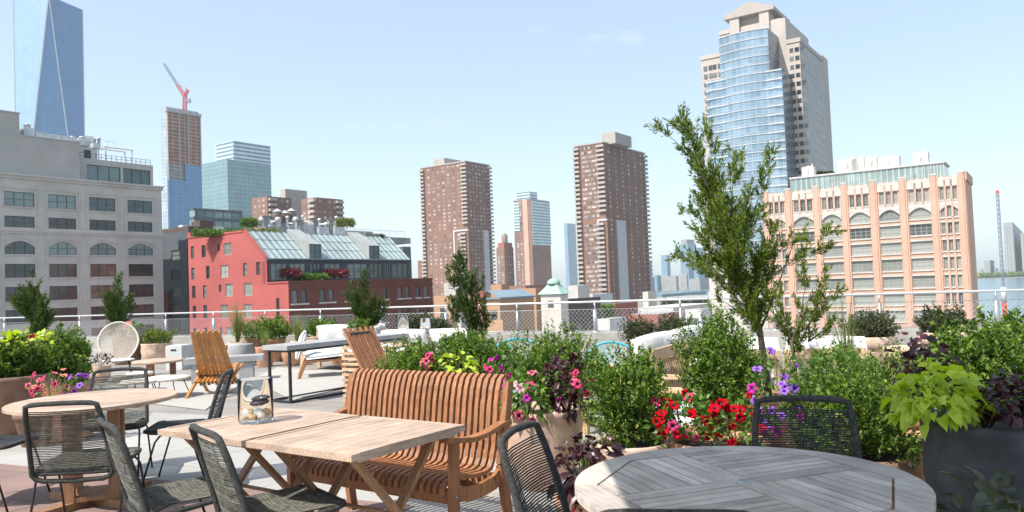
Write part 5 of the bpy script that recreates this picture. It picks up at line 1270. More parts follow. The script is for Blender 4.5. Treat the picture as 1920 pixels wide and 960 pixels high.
# low teak lounge chair with white pads
x,y=at(603,700,13.4); t=thing('pad_lounge_chair','small pale teak lounge chair with white seat pad seen under the console table','chair',(x,y,0),R(-75))
m=M(); cushion(m,(0,.05,.36),(.62,.62,.11),0,R(4)); m.build('seat_cushion',MT['white'],t); m=M(); cushion(m,(0,-.33,.56),(.6,.5,.10),0,R(72)); m.build('back_cushion',MT['white'],t)
for sx in (-.3,.3):
    for y0,y1 in ((.30,.42),(-.25,-.38)): M().bar((sx,y0,.30),(sx*1.08,y1,0),.035,.045).build('leg',MT['teak'],t)
m=M(); m.box((0,.05,.29),(.6,.6,.03)); m.build('seat_frame',MT['teak'],t)
# pine slatted side lounge
x,y=G(641,757,0); t=thing('slatted_pine_lounger','pale pine lounge seat with side of stacked horizontal slats left of the bench','lounge seat',(x+.02,y+.02,0),math.atan2(W[1],W[0])+R(8))
m=M(); Wd,Dp=.75,.62
for k in range(11): zz=.03+k*.068; m.box((Wd/2,0,zz),(Wd,.03,.03)); m.box((Wd/2,Dp,zz),(Wd,.03,.03)); m.box((0,Dp/2,zz),(.03,Dp-.034,.03)); m.box((Wd,Dp/2,zz),(.03,Dp-.034,.03))
m.build('slat_side',MT['lightwood'],t)
for sx in (.03,Wd-.03):
    for sy in (.033,Dp-.033): M().box((sx,sy,.37),(.035,.034,.74)).build('corner_post',MT['lightwood'],t)
m=M(); cushion(m,(Wd/2,Dp/2,.62),(Wd-.08,Dp-.08,.18)); m.build('seat_cushion',MT['white'],t)
x,y=at(735,700,8.3); stick_chair((x-.05,y),face(.86,-.5),'dark reddish slatted folding chair whose leaning back rises behind the bench','teak',h=1.04,w=.44,n=11,sw=.022,tp=1.0)
def hoop_chair(px,Y,z,label):
    x,y=at(px,640,Y); t=thing('hoop_chair',label,'chair',(x,y,0),R(200),'turquoise cord chairs')
    ring=lambda r,zc,tl:[(r*math.cos(2*math.pi*i/32),-.1+r*math.sin(2*math.pi*i/32)*math.cos(tl),zc-r*math.sin(2*math.pi*i/32)*math.sin(tl)) for i in range(32)]
    M().tube(ring(.42,z-.3,R(50)),.016,8,closed=True).build('rim',MT['turq'],t)
    m=M(); P=ring(.42,z-.3,R(50))
    for i in range(32): m.tube([P[i],((P[i][0])*.6,P[i][1]*.6,.42),(P[i][0]*.2,-.02,.33)],.006,5,caps=False)
    m.build('cord_shell',MT['turq'],t)
    for a in (45,135,225,315): M().tube([(.1*math.cos(R(a)),.1*math.sin(R(a)),.34),(.32*math.cos(R(a)),.32*math.sin(R(a)),0)],.009,6).build('leg',MT['blackmetal'],t)
hoop_chair(985,9.4,.74,'turquoise cord chair peeping out behind the pink petunia pot'); hoop_chair(1166,9.6,.64,'turquoise cord chair peeping out left of the white sofa')
# cantilever parasol standing above and outside the picture; its canopy shades the weathered table
t=thing('cantilever_parasol','large taupe cantilever parasol standing over the weathered round table, out of frame','parasol',(2.6,.35,0))
m=M(); A=[(-.86,.55),(2.1,.55),(2.1,3.22),(-.86,3.22)]; ap=(.55,1.9)
for i in range(4):
    a,b=A[i],A[(i+1)%4]; n_=6
    for k in range(n_):
        u0,u1=k/n_,(k+1)/n_; P=lambda u,v:(a[0]+(b[0]-a[0])*u+(ap[0]-(a[0]+(b[0]-a[0])*u))*v-2.6, a[1]+(b[1]-a[1])*u+(ap[1]-(a[1]+(b[1]-a[1])*u))*v-.35, 2.93+.5*v)
        m.q([P(u0,0),P(u1,0),P(u1,1),P(u0,1)]); m.q([P(u0,0),P(u0,1),P(u1,1),P(u1,0)][::-1]) if False else None
    m.q([P(0,0),P(1,0),(P(1,0)[0],P(1,0)[1],2.85),(P(0,0)[0],P(0,0)[1],2.85)])
m.build('canopy',MT['taupe'],t)
for i in range(4): M().bar((A[i][0]-2.6,A[i][1]-.35,2.915),(ap[0]-2.6,ap[1]-.35,3.40),.02,.025).build('rib',MT['darkgrey'],t)
m=M(); m.tube([(0,0,0),(0,0,3.35)],.045,12); m.build('pole',MT['darkgrey'],t); m=M(); m.tube([(0,0,3.2),(-.9,.7,3.62),(ap[0]-2.6,ap[1]-.35,3.62),(ap[0]-2.6,ap[1]-.35,3.42)],.035,10); m.build('arm',MT['darkgrey'],t)
m=M(); m.box((0,0,.04),(.8,.8,.08)); m.build('base',MT['darkgrey'],t)

# ---------------------------------------------------------------- foliage tools
def unit(a): return a/np.maximum(np.linalg.norm(a,axis=1,keepdims=True),1e-9)
def leafmesh(name,P,D,L,Wd,mats,rng,fold=.25,midx=None,Nrm=None):
    """many small folded leaves; P base, D direction"""
    n=len(P); D=unit(D); rnd=rng.normal(size=(n,3)) if Nrm is None else Nrm; S=unit(np.cross(D,rnd)); N=np.cross(S,D)
    L=np.broadcast_to(L,(n,)).reshape(n,1); Wd=np.broadcast_to(Wd,(n,)).reshape(n,1)
    V=np.empty((n,4,3)); V[:,0]=P; V[:,1]=P+D*L*.45+S*Wd*.5+N*Wd*fold; V[:,2]=P+D*L; V[:,3]=P+D*L*.45-S*Wd*.5+N*Wd*fold
    idx=(np.arange(n)*4)[:,None]+np.array([[0,1,2,0,2,3]]); idx=idx.reshape(-1)
    me=bpy.data.meshes.new(name); me.vertices.add(n*4); me.vertices.foreach_set('co',V.reshape(-1)); me.loops.add(n*6); me.loops.foreach_set('vertex_index',idx.astype(np.int32))
    me.polygons.add(n*2); me.polygons.foreach_set('loop_start',(np.arange(n*2)*3).astype(np.int32)); 
    for m_ in (mats if isinstance(mats,(list,tuple)) else [mats]): me.materials.append(m_)
    if midx is not None: me.polygons.foreach_set('material_index',np.repeat(midx,2).astype(np.int32))
    me.update(calc_edges=True); me.validate(); return me
def bigleaves(name,P,D,L,Wd,mt,rng,droop=.6,heart=.35,N0=None):
    """larger curved leaves with a raised mid rib: rows of five points"""
    m=M()
    for i in range(len(P)):
        d=Vector(D[i]).normalized(); p=Vector(P[i]); l=float(L[i]); w_=float(Wd[i]); up=Vector((rng.normal()*.5,rng.normal()*.5,1)) if N0 is None else Vector(N0[i])
        s=d.cross(up); 
        if s.length<.05: s=d.orthogonal()
        s.normalize(); nrm=s.cross(d); k=len(m.v)
        prof=((0,.0),(.12,.55+heart),(.32,1.),(.6,.85),(.82,.45),(1,.0)); dr=droop*rng.uniform(.5,1.4)
        for u,q_ in prof:
            c_=p+d*(l*u)-Vector((0,0,1))*(l*dr*u*u); r_=.06*w_*math.sin(u*9+i)
            for sd,hh in ((-1,.16),(-.5,.14),(0,0),(.5,.14),(1,.16)): m.v.append(tuple(c_+s*(w_/2*q_*sd)+nrm*(w_*hh*q_+ (r_ if abs(sd)==1 else 0))))
        for a in range(5):
            for b in range(4): m.f.append((k+a*5+b,k+a*5+b+1,k+(a+1)*5+b+1,k+(a+1)*5+b)); m.m.append(0); m.sm.append(True); m.uv.append([(0,0)]*4)
    return m
def crown(rng,n,c,r,h,top=.55,low=-.75,noise=.12,lob=0):
    """points and outward directions over a lumpy egg shaped crown; c is the crown's middle"""
    z=rng.uniform(low,1,n); a=rng.uniform(0,2*np.pi,n); s=np.sqrt(np.maximum(0,1-z*z)); o=np.stack([s*np.cos(a),s*np.sin(a),z],1)
    ph=rng.uniform(0,6,6); k=1+noise*np.sin(3*a+ph[0]+2*z)+noise*.8*np.sin(5*a+4*z+ph[1])+noise*.6*np.sin(7*z+ph[2]+2*a)
    p=o*np.array([r[0],r[1],h])*k[:,None]; return p+np.array(c),o
def stems_tube(t,c,z0,h,r,n,rng,mt='bark'):
    m=M()
    for i in range(n):
        a=rng.uniform(0,6.28); m.tube([(c[0]+.02*math.cos(a),c[1]+.02*math.sin(a),z0),(c[0]+r*.35*math.cos(a),c[1]+r*.35*math.sin(a),z0+h*.35),(c[0]+r*.7*math.cos(a+.3),c[1]+r*.7*math.sin(a+.3),z0+h*.75)],[.009,.006,.003],5)
    m.build('stem',MT[mt],t)
def shrub(x,y,z0,r,h,label,seed,mat_='box',L=.024,Wf=.58,dens=1.25,shoot=.13,per=14,up=.75,name='boxwood_shrub',cat='shrub',group=None,noise=.17,inner=1,spread=.55):
    rng=np.random.default_rng(seed); t=thing(name,label,cat,(x,y,z0),0,group)
    area=4*math.pi*r*r*(.4+.6*h/r/2)*.8; ns=int(dens*area/(.030*.045)); ns=min(ns,2600)
    P,O=crown(rng,ns,(0,0,h*.5),(r,r),h*.5,noise=noise)
    # ragged: shorten some shoots, let some stick out
    ln=shoot*rng.uniform(.6,1.35,ns); d=unit(O*.7+np.array([0,0,up])+rng.normal(size=(ns,3))*.22); jut=rng.uniform(-.55,.35,ns)*shoot
    tip=P+d*jut[:,None]; base=tip-d*ln[:,None]
    k=np.arange(per)/per; pos=(base[:,None,:]+d[:,None,:]*(ln[:,None]*(.15+.85*k)[None,:])[:,:,None]).reshape(-1,3)
    dd=np.repeat(d,per,0); side=unit(np.cross(dd,rng.normal(size=dd.shape))); D=dd*(1-spread)+side*spread
    Ls=L*rng.uniform(.7,1.25,len(pos))*np.tile(1.1-.35*k,ns)
    pos+=rng.normal(size=pos.shape)*.003
    keep=pos[:,2]>-.02; pos,D,Ls=pos[keep],D[keep],Ls[keep]
    Ls=Ls*np.where(rng.random(len(Ls))<.12,1.5,1.)
    if inner:
        ni=int(len(pos)*.12); q_=rng.normal(size=(ni,3)); q_=unit(q_)*rng.uniform(.3,.8,(ni,1))**.5*.82; q_=q_*np.array([r,r,h*.5])+np.array([0,0,h*.5])
        pos=np.vstack([pos,q_]); D=np.vstack([D,rng.normal(size=(ni,3))]); Ls=np.concatenate([Ls,np.full(ni,L*1.7)])
    me=leafmesh('foliage',pos,D,Ls,Ls*Wf,MT[mat_],rng); link('foliage',me,t); stems_tube(t,(0,0),-.02,h,r,9,rng); return t
# pots ------------------------------------------------------------
def pot(x,y,r,h,label,mt='terra',style='rim',name='clay_pot',group='clay planters',z0=0,n=40):
    t=thing(name,label,'plant pot',(x,y,z0),0,group)
    if style=='rim': prof=[(.01,.0),(r*.62,0),(r*.66,.01),(r*.93,h*.80),(r*.95,h*.82),(r,h*.825),(r*1.02,h*.90),(r*1.03,h*.985),(r*1.0,h),(r*.92,h),(r*.90,h*.97),(r*.88,h*.86)]
    elif style=='round': prof=[(.01,0),(r*.55,0),(r*.62,.015),(r*.86,h*.28),(r*1.0,h*.6),(r*.98,h*.88),(r*1.0,h*.93),(r*1.01,h*.98),(r*.96,h),(r*.88,h*.985),(r*.86,h*.86)]
    elif style=='bowl': prof=[(.01,0),(r*.5,0),(r*.56,.01),(r*.72,h*.3),(r*.86,h*.7),(r*.9,h*.78),(r*1.03,h*.80),(r*1.06,h*.88),(r*1.06,h*.97),(r*1.0,h),(r*.93,h),(r*.9,h*.9)]
    else: prof=[(.01,0),(r*.8,0),(r*.84,.012),(r*.97,h*.9),(r*1.0,h*.93),(r*1.0,h*.99),(r*.97,h),(r*.90,h),(r*.88,h*.88)]
    M().lathe(prof,n,wob=.006).build('pot_body',MT[mt],t)
    M().lathe([(r*.89,h*.90),(r*.5,h*.92),(.01,h*.91)][::-1],n,wob=.01).build('soil',MT['soil'],t); return t
# flowers ----------------------------------------------------------
FM={}
def petal(colr,kind='petunia'):
    if (colr,kind) in FM: return FM[(colr,kind)]
    m=M(); n=20
    if kind=='petunia':
        R_=[(.003,-.03,1),(.006,-.010,1),(.013,.002,0),(.024,.007,0),(.033,.004,0)]
    else: R_=[(.002,-.004,1),(.008,.006,0),(.013,.008,0),(.015,.002,0),(.012,-.006,0)]
    for i,(r,z,_) in enumerate(R_):
        for j in range(n):
            a=2*math.pi*j/n; lob=1+(.13*math.cos(5*a) if i>=3 and kind=='petunia' else 0); wv=.006*math.sin(5*a+i)+.003*math.sin(2*a+1) if i>=3 else 0
            m.v.append((r*lob*math.cos(a),r*lob*math.sin(a),z+wv))
    for i in range(4):
        for j in range(n): j2=(j+1)%n; m.f.append((i*n+j,i*n+j2,(i+1)*n+j2,(i+1)*n+j)); m.m.append(1 if (i<2 and kind=='petunia') else 0); m.sm.append(True); m.uv.append([(0,0)]*4)
    thr={'violet':'purplef','palepink':'palepink','magenta':'purplef'}.get(colr,'throat'); FM[(colr,kind)]=m.mesh('flower',[MT[colr],MT[thr]]); return FM[(colr,kind)]
def put_flowers(t,rng,spots,cols,kind='petunia',sc=1.0):
    """spots: local positions with outward directions"""
    for i,(p,d) in enumerate(spots):
        o=link('flower',petal(cols[i%len(cols)],kind),t,tuple(p)); q_=Vector(d).to_track_quat('Z','Y'); o.rotation_mode='QUATERNION'; o.rotation_quaternion=q_; s=sc*rng.uniform(.62,1.12); o.scale=(s,s,s)
def flowerplant(x,y,z0,r,h,label,seed,cols,nf,name='petunia_plant',cat='flowers',mat_='mid',L=.05,nl=260,kind='petunia',sc=1.,low=-.45,big=False,group=None,view=(0,-1,.25),wl=.55):
    rng=np.random.default_rng(seed); t=thing(name,label,cat,(x,y,z0),0,group)
    P,O=crown(rng,nl,(0,0,h*.45),(r,r),h*.55,low=low,noise=.2); P=P*np.array([1,1,1])-O*rng.uniform(0,.5,(nl,1))*min(r,h)*.6
    D=unit(O+rng.normal(size=O.shape)*.45+np.array([0,0,.15])); Ls=L*rng.uniform(.6,1.25,nl)
    if big: bigleaves('foliage',P,D,Ls,Ls*wl,mat_,rng).build('foliage',MT[mat_],t,off=(0,0,0))
    else: link('foliage',leafmesh('foliage',P,D,Ls,Ls*wl,MT[mat_],rng),t)
    m=M()
    for i in range(12): a=rng.uniform(0,6.28); m.tube([(0,0,-.02),(r*.4*math.cos(a),r*.4*math.sin(a),h*.35),(r*.85*math.cos(a),r*.85*math.sin(a),h*rng.uniform(.25,.7))],.003,5)
    m.build('stem',MT['stem'],t)
    if nf:
        P,O=crown(rng,nf*6,(0,0,h*.45),(r*1.06,r*1.06),h*.60,low=low,noise=.15); v=np.array(view); v=v/np.linalg.norm(v); ok=[i for i in range(len(P)) if O[i]@v>.05]; ch=[]
        for i in ok:
            if all(np.linalg.norm(P[i]-P[j])>.036*sc for j in ch): ch.append(i)
            if len(ch)>=nf: break
        put_flowers(t,rng,[(P[i],unit((O[i]+v*.4+rng.normal(size=3)*.45)[None,:])[0]) for i in ch],cols,kind,sc)
    return t
def grassclump(x,y,z0,h,spr,n,label,seed,mat_='grass',name='fountain_grass',group=None,w=.004,curve=.6):
    rng=np.random.default_rng(seed); t=thing(name,label,'grass',(x,y,z0),0,group); m=M()
    for i in range(n):
        a=rng.uniform(0,6.28); l=h*rng.uniform(.6,1.1); s=spr*rng.uniform(.1,1.); b=np.array([.03*math.cos(a),.03*math.sin(a)])*rng.uniform(0,1.3)
        P=[]
        for k in range(5): u=k/4; P.append((b[0]+math.cos(a)*s*u**(1+curve),b[1]+math.sin(a)*s*u**(1+curve),l*(u-.18*curve*u*u*s/max(spr,.01))))
        k0=len(m.v); tx,ty=-math.sin(a+rng.normal()*.6),math.cos(a+rng.normal()*.6)
        for j,p in enumerate(P): ww=w*(1-j/4.3); m.v+= [(p[0]-tx*ww/2,p[1]-ty*ww/2,p[2]),(p[0]+tx*ww/2,p[1]+ty*ww/2,p[2])]
        for j in range(4): m.f.append((k0+2*j,k0+2*j+1,k0+2*j+3,k0+2*j+2)); m.m.append(0); m.sm.append(False); m.uv.append([(0,0)]*4)
    m.build('blade_tuft',MT[mat_],t); 
    return t
def juniper(root,stems,limbs,label,seed,tw=.13,mat_='juni',name='juniper_tree',cat='conifer',step=.028,L=.026,trunk_r=.022,per=15,group=None,up=.35,taper=.45):
    """limbs: polylines (world points) clothed with twigs; stems: bare wood"""
    rng=np.random.default_rng(seed); t=thing(name,label,cat,root,0,group); o=np.array(root)
    m=M()
    for pts,r0 in stems: n_=len(pts); m.tube([tuple(np.array(p)-o) for p in pts],[r0*(1-.75*i/(n_-1)) for i in range(n_)],8)
    m.build('trunk',MT['bark'],t); mb=M(); PP=[];DD=[]
    for pts,wf in limbs:
        Q=[np.array(p,float)-o for p in pts]
        # smooth resample
        S=[Q[0]]
        for a,b in zip(Q[:-1],Q[1:]):
            n_=max(2,int(np.linalg.norm(b-a)/.03))
            for k in range(1,n_+1): S.append(a+(b-a)*k/n_)
        S=np.array(S); S[1:-1]=(S[:-2]+S[1:-1]*2+S[2:])/4; nS=len(S)
        S+=np.cumsum(rng.normal(size=S.shape)*.0035,0); ph_=rng.uniform(0,6.28)
        mb.tube([tuple(p) for p in S[::2]],[max(.0025,.010*(1-i/(nS/2))) for i in range(len(S[::2]))],5)
        for i in range(nS):
            u=i/(nS-1); T=S[min(i+1,nS-1)]-S[max(i-1,0)]; T/=max(np.linalg.norm(T),1e-6)
            ln0=tw*wf*(1-taper*u)*(.35+.65*min(1,(u+.05)*5))
            if i%2 or math.sin(i*.55+ph_)+.5*math.sin(i*.21+2*ph_)<-.75: continue
            for k in range(4 if wf>.5 else 3):
                s=np.cross(T,rng.normal(size=3)); s/=max(np.linalg.norm(s),1e-6); d=T*.75+s*.75+np.array([0,0,up]); d/=np.linalg.norm(d); ln=ln0*rng.choice([.5,.8,1.,1.2,1.7],p=[.2,.25,.25,.2,.1])
                npz=max(10,int(per*ln/tw*3.3)); uu=rng.uniform(.05,1,npz); bend=np.array([0,0,.25*ln])
                P=S[i]+d*ln*uu[:,None]+bend*(uu**2)[:,None]; fl_=rng.normal(size=(npz,3)); PP.append(P+fl_*.0095*(1.25-uu)[:,None]*(ln/.13)); DD.append(d*1.0+fl_*.38+np.array([0,0,.15]))
    P=np.vstack(PP); D=np.vstack(DD); Ls=L*rng.uniform(.7,1.35,len(P)); link('foliage',leafmesh('foliage',P,D,Ls,Ls*.25,MT[mat_],rng,fold=.15),t); mb.build('branch',MT['bark'],t,off=(0,0,0)); return t
# ---------------------------------------------------------------- the row of planters beside the tables
def gy(px,Y): return at(px,700,Y)
x,y=gy(1012,5.55); pot(x,y,.285,.56,'large pale terracotta pot behind the bench, holding pink petunias','terrapale','round')
flowerplant(x-.10,y-.08,.52,.24,.30,'rose petunias and pale globe flowers with broad green leaves above the pot behind the bench',11,['pink','palepink','magenta','rose'],13,L=.075,nl=190,big=True,wl=.62,low=-.6)
flowerplant(x+.16,y-.12,.56,.13,.36,'tall dark purple coleus between rose petunias in the pot behind the bench',12,[],0,name='coleus_plant',mat_='purple',L=.06,nl=240,big=True,cat='plant',low=-.8,wl=.7)
flowerplant(x+.27,y-.12,.62,.12,.18,'small cluster of bright pink petunias on the right side of the pot behind the bench',13,['pink','rose','pink'],11,nl=90,L=.045)
x2,y2=gy(1040,6.4); pot(x2,y2,.25,.45,'clay pot hidden behind the pink petunia pot','terra','rim'); shrub(x2,y2,.42,.34,.62,'boxwood rising behind the pink petunias in front of the railing',21)
x,y=gy(1178,4.95); pot(x,y,.235,.42,'pale terracotta pot with wide rim, left of the red petunias','terrapale','round'); shrub(x+.0,y,.40,.26,.62,'full boxwood in the pale pot just left of the red petunias',22)
x,y=gy(1340,4.9); pot(x,y,.30,.42,'wide orange terracotta bowl under the red petunias','terra','bowl')
flowerplant(x-.22,y-.08,.43,.20,.28,'bright red petunias spilling over the left part of the wide bowl',31,['crimson','crimson','crimson','crimson','pink','crimson'],30,nl=300,L=.05,low=-.6)
flowerplant(x+.08,y-.14,.42,.20,.24,'bright red petunias in the middle of the wide bowl',32,['crimson','crimson','crimson'],18,nl=210,L=.05,low=-.6)
flowerplant(x+.33,y-.10,.46,.16,.44,'tall violet petunias at the right side of the wide bowl behind the black chair',33,['violet','violet','violet','violet','magenta'],26,nl=170,L=.045,low=-.7)
shrub(x+.12,y+.34,.38,.25,.80,'tall boxwood directly behind the red petunias',23); pot(x+.02,y+.36,.24,.40,'clay pot behind the red petunia bowl','terra','rim')
x,y=gy(1088,4.3); pot(x+.0,y,.17,.26,'small clay pot at the floor behind the black rope chair','terra','rim')
flowerplant(x,y,.24,.16,.34,'dark wine coloured coleus in the small pot behind the black rope chair',41,[],0,name='coleus_plant',mat_='purple',L=.065,nl=230,big=True,cat='plant',low=-.9,wl=.7)
flowerplant(x+.02,y-.13,.22,.06,.10,'big veined burgundy coleus leaves low in front of the dark coleus',42,[],0,name='coleus_plant',mat_='wine',L=.10,nl=12,big=True,cat='plant',wl=.8)
grassclump(x+.02,y-.10,.22,.30,.14,26,'few strappy green leaves beside the burgundy coleus',43,mat_='mid',name='strappy_plant',w=.012)
grassclump(x+.02,y+.15,.28,.42,.22,60,'pale green feathery stems rising behind the dark coleus',44,mat_='grass',name='feathery_plant',w=.008)
x,y=gy(1585,4.75); pot(x+.10,y-.05,.24,.34,'wide dark clay pot in shade behind the weathered table','terrabrown','bowl'); shrub(x+.02,y,.30,.36,.54,'broad dark leaved boxwood in the shaded pot behind the black chair',24)
x,y=gy(1705,4.9); pot(x,y,.16,.40,'square shouldered orange clay pot half lit between two dark pots','terra','straight')
x,y=gy(1680,5.6); pot(x,y,.2,.4,'clay pot hidden behind the lime coleus','terra','rim'); shrub(x+.06,y,.38,.26,.50,'loose boxwood behind the lime coleus below the patio tree pots',25,dens=.7,up=.9)
x,y=gy(1862,3.75); pot(x,y,.325,.71,'big charcoal clay planter at the right edge of the photo','potdark','round',n=56)
flowerplant(x-.32,y-.06,.70,.165,.27,'lime green coleus hanging over the left side of the charcoal planter',51,[],0,name='lime_coleus',mat_='lime',L=.06,nl=260,big=True,cat='plant',low=-.6,wl=.85)
flowerplant(x+.03,y-.16,.68,.17,.26,'dark purple coleus in the middle of the charcoal planter',52,[],0,name='coleus_plant',mat_='purple',L=.06,nl=260,big=True,cat='plant',low=-.5,wl=.7)
flowerplant(x+.30,y-.16,.70,.14,.32,'lime green coleus cut off by the right edge of the photo',53,[],0,name='lime_coleus',mat_='lime',L=.13,nl=80,big=True,cat='plant',low=-.5,wl=.75)
flowerplant(x-.22,y+.26,.78,.12,.30,'dark purple coleus with pale flower spikes behind the lime coleus',54,[],0,name='coleus_plant',mat_='purple',L=.055,nl=150,big=True,cat='plant',low=-.6,wl=.7)
x,y=gy(1855,4.7); pot(x,y,.28,.5,'clay pot behind the charcoal planter','terra','rim'); shrub(x+.02,y,.48,.36,.62,'large bushy boxwood behind the charcoal planter at the right edge',26,L=.03)
x,y=gy(1845,2.55); t=flowerplant(x+.0,y-.1,.36,.26,.36,'dark glossy leaves of a laurel-like shrub in the bottom right corner',61,[],0,name='glossy_shrub',mat_='darkleaf',L=.13,nl=90,big=True,cat='shrub',wl=.34,low=-.2); pot(x,y-.1,.2,.38,'dark pot under the glossy shrub in the bottom right corner','potdark','rim')
x,y=gy(1755,2.5); 
# behind the bench, left part
x,y=gy(782,7.3); pot(x,y,.25,.45,'clay pot behind the left half of the bench','terra','rim'); shrub(x,y,.42,.33,.52,'rounded boxwood behind the left half of the bench',27)
x,y=gy(862,7.7); pot(x,y,.24,.42,'clay pot under the slim conifer','terra','rim'); shrub(x+.05,y-.28,.42,.36,.58,'bushy boxwood at the foot of the slim conifer behind the bench',28); shrub(x+.42,y-.1,.42,.26,.50,'loose lighter shrub right of the slim conifer behind the bench',29,mat_='mid',up=1.2,dens=.7)
flowerplant(x+.02,y-.75,.62,.18,.22,'lime yellow flower heads peeping over the top of the bench back',71,[],0,name='lime_coleus',mat_='lime',L=.06,nl=60,big=True,cat='plant',wl=.8)
flowerplant(x-.22,y-.75,.70,.05,.14,'small pink celosia peeping over the bench back',72,['pink','rose'],6,nl=14,L=.04)
pot(x-.08,y-.72,.22,.60,'pot right behind the bench back carrying the lime yellow flowers','terra','rim')
flowerplant(x+.36,y-1.1,.70,.07,.12,'magenta petunias at the right end of the bench back',73,['magenta','pink'],5,nl=30,L=.04)
pot(x+.36,y-1.1,.14,.66,'narrow clay pot by the right end of the bench','terra','straight')
# slim conifer
jp=lambda px,py,Y:AY(px,py,Y)
r0=(*gy(872,7.8),.42)
juniper(r0,[([r0,jp(880,600,7.8),jp(872,520,7.8)],.018)],[([jp(884,640,7.8),jp(880,580,7.8),jp(868,530,7.8),jp(857,486,7.8)],1.25),([jp(880,620,7.8),jp(860,560,7.75),jp(846,525,7.7)],1.),([jp(888,620,7.8),jp(895,570,7.85),jp(885,530,7.8)],1.1),([jp(882,600,7.7),jp(872,550,7.7),jp(853,500,7.7)],1.),([jp(895,640,7.8),jp(905,600,7.8),jp(904,565,7.8)],.9),([jp(865,640,7.8),jp(855,600,7.8),jp(850,570,7.8)],.9)],'slim leaning conifer rising behind the bench against the left brown tower',81,tw=.15,L=.034,per=22,mat_='junid')
# big juniper
Y0=6.6; J=lambda px,py,dy=0: AY(px,py,Y0+dy)
r0=(*gy(1440,Y0),.35); pot(r0[0],r0[1],.3,.40,'wide clay pot under the big juniper','terra','rim')
limbs=[([J(1425,640),J(1400,560),J(1372,470),J(1345,380),J(1316,295),J(1291,222)],1.1),
([J(1372,470),J(1335,390,.1),J(1292,300,.1),J(1262,262,.1),J(1236,248,.1)],1.0),
([J(1350,400),J(1322,320,-.1),J(1296,250,-.1),J(1278,228,-.1)],.9),
([J(1385,500),J(1400,420,.1),J(1424,350,.1),J(1438,300,.1)],.9),
([J(1372,440),J(1372,360,-.1),J(1378,300,-.1),J(1382,285)],.9),
([J(1360,420),J(1350,340,.15),J(1340,280,.15),J(1334,250,.15)],.9),
([J(1390,520),J(1345,500,-.1),J(1300,492,-.1),J(1266,488,-.1)],.7),
([J(1380,480),J(1330,430,-.15),J(1300,400,-.15),J(1284,398,-.15)],.8),
([J(1400,550),J(1436,488),J(1490,448),J(1530,444),J(1572,438)],.75),
([J(1405,560),J(1455,510,.1),J(1500,478,.1),J(1542,466,.1)],.8),
([J(1400,540),J(1432,480,-.1),J(1448,430,-.1),J(1452,420)],.8),
([J(1395,520),J(1375,460,.2),J(1400,400,.2),J(1410,360,.2)],1.0),
([J(1410,590),J(1370,550,-.15),J(1330,520,-.15)],.9),([J(1400,560),J(1360,500,.1),J(1320,455,.1)],1.0),
([J(1410,600,.1),J(1380,580,.1),J(1350,560,.1)],.9),([J(1415,600),J(1440,560,-.15),J(1450,520,-.15)],1.),
([J(1425,630,-.1),J(1400,590,-.2),J(1390,540,-.2)],1.1),([J(1395,530,-.1),J(1350,470,-.25),J(1312,430,-.2)],1.1),([J(1400,560,-.1),J(1350,520,-.2),J(1318,500,-.2)],1.1),([J(1380,500),J(1350,440,.2),J(1310,370,.2)],1.1),([J(1395,540,-.1),J(1380,480,-.25),J(1385,420,-.2)],1.1),([J(1410,580,.1),J(1430,530,.15),J(1425,480,.15)],1.1),([J(1385,500,-.1),J(1362,430,-.2),J(1345,350,-.15)],1.1),([J(1350,390),J(1325,350,.1),J(1300,330,.1)],.8),([J(1378,470,.0),J(1408,440,-.1),J(1425,400,-.1)],.9)]
juniper(r0,[([r0,J(1430,660),J(1425,620),J(1400,560),J(1372,470),J(1345,380)],.036),([J(1425,620),J(1450,560),J(1490,450)],.012),([J(1425,610),J(1380,520),J(1330,500)],.012)],limbs,'tallest juniper with twisted upward branches in front of the blue glass tower',82,tw=.17,L=.034,per=19,step=.02)
r1=(*gy(1495,6.3),.40); K=lambda px,py,dy=0: AY(px,py,6.3+dy)
juniper(r1,[([r1,K(1485,640),K(1505,590),K(1520,550)],.018)],[([K(1490,660),K(1500,600),K(1510,540),K(1502,485)],.8),([K(1500,640),K(1530,580),K(1545,530),K(1550,512)],.75),([K(1490,660),K(1470,600),K(1462,560)],.8),([K(1510,620),K(1550,570),K(1578,545)],.7),([K(1500,660),K(1480,620),K(1440,590)],.8),([K(1515,640),K(1545,620),K(1570,600)],.7)],'smaller loose juniper right of the tallest one, before the salmon warehouse',83,tw=.15,L=.034,per=15)
grassclump(*gy(1590,6.9),.55,.75,.25,60,'thin willowy stems with narrow leaves between juniper and bonsai pot',84,mat_='grass',name='willowy_plant',w=.010)
shrub(*gy(1560,6.0),.45,.30,.45,'loose shrub filling the gap below the smaller juniper',85,mat_='mid',dens=.6,up=1.2); pot(*gy(1560,6.0),.22,.46,'clay pot under the loose shrub below the smaller juniper','terra','rim')
shrub(*gy(1385,6.2),.50,.22,.42,'low boxwood at the foot of the tallest juniper',86,dens=.8); pot(*gy(1385,6.2),.18,.5,'clay pot at the foot of the tallest juniper','terra','rim')
# patio tree bowls at the right
for px,Y,py_top,lab,lab2,seed in ((1636,8.6,630,'broad clay bowl with umbrella shaped shrub, left of two by the railing','small umbrella shaped dark shrub in the left clay bowl before the warehouse',91),(1768,8.4,622,'broad clay bowl with shrub, right of two by the railing','flat topped dark shrub in the right clay bowl before the warehouse',92)):
    x,y,z=AY(px,py_top,Y); pot(x,y,.24,z,lab,'terrapale','rim',group='clay bowls by the railing')
    shrub(x,y,z-.03,.26,.30,lab2,seed,mat_='dark',L=.026,dens=.8,shoot=.09,name='bonsai_shrub',group=None)
for px,Y,lab in ((1590,7.6,'low clay pot rim left of the umbrella shaped shrub'),(1690,7.4,'low clay pot between the two clay bowls'),):
    x,y,z=AY(px,650,Y); pot(x,y,.16,z,lab,'terrapale','rim')
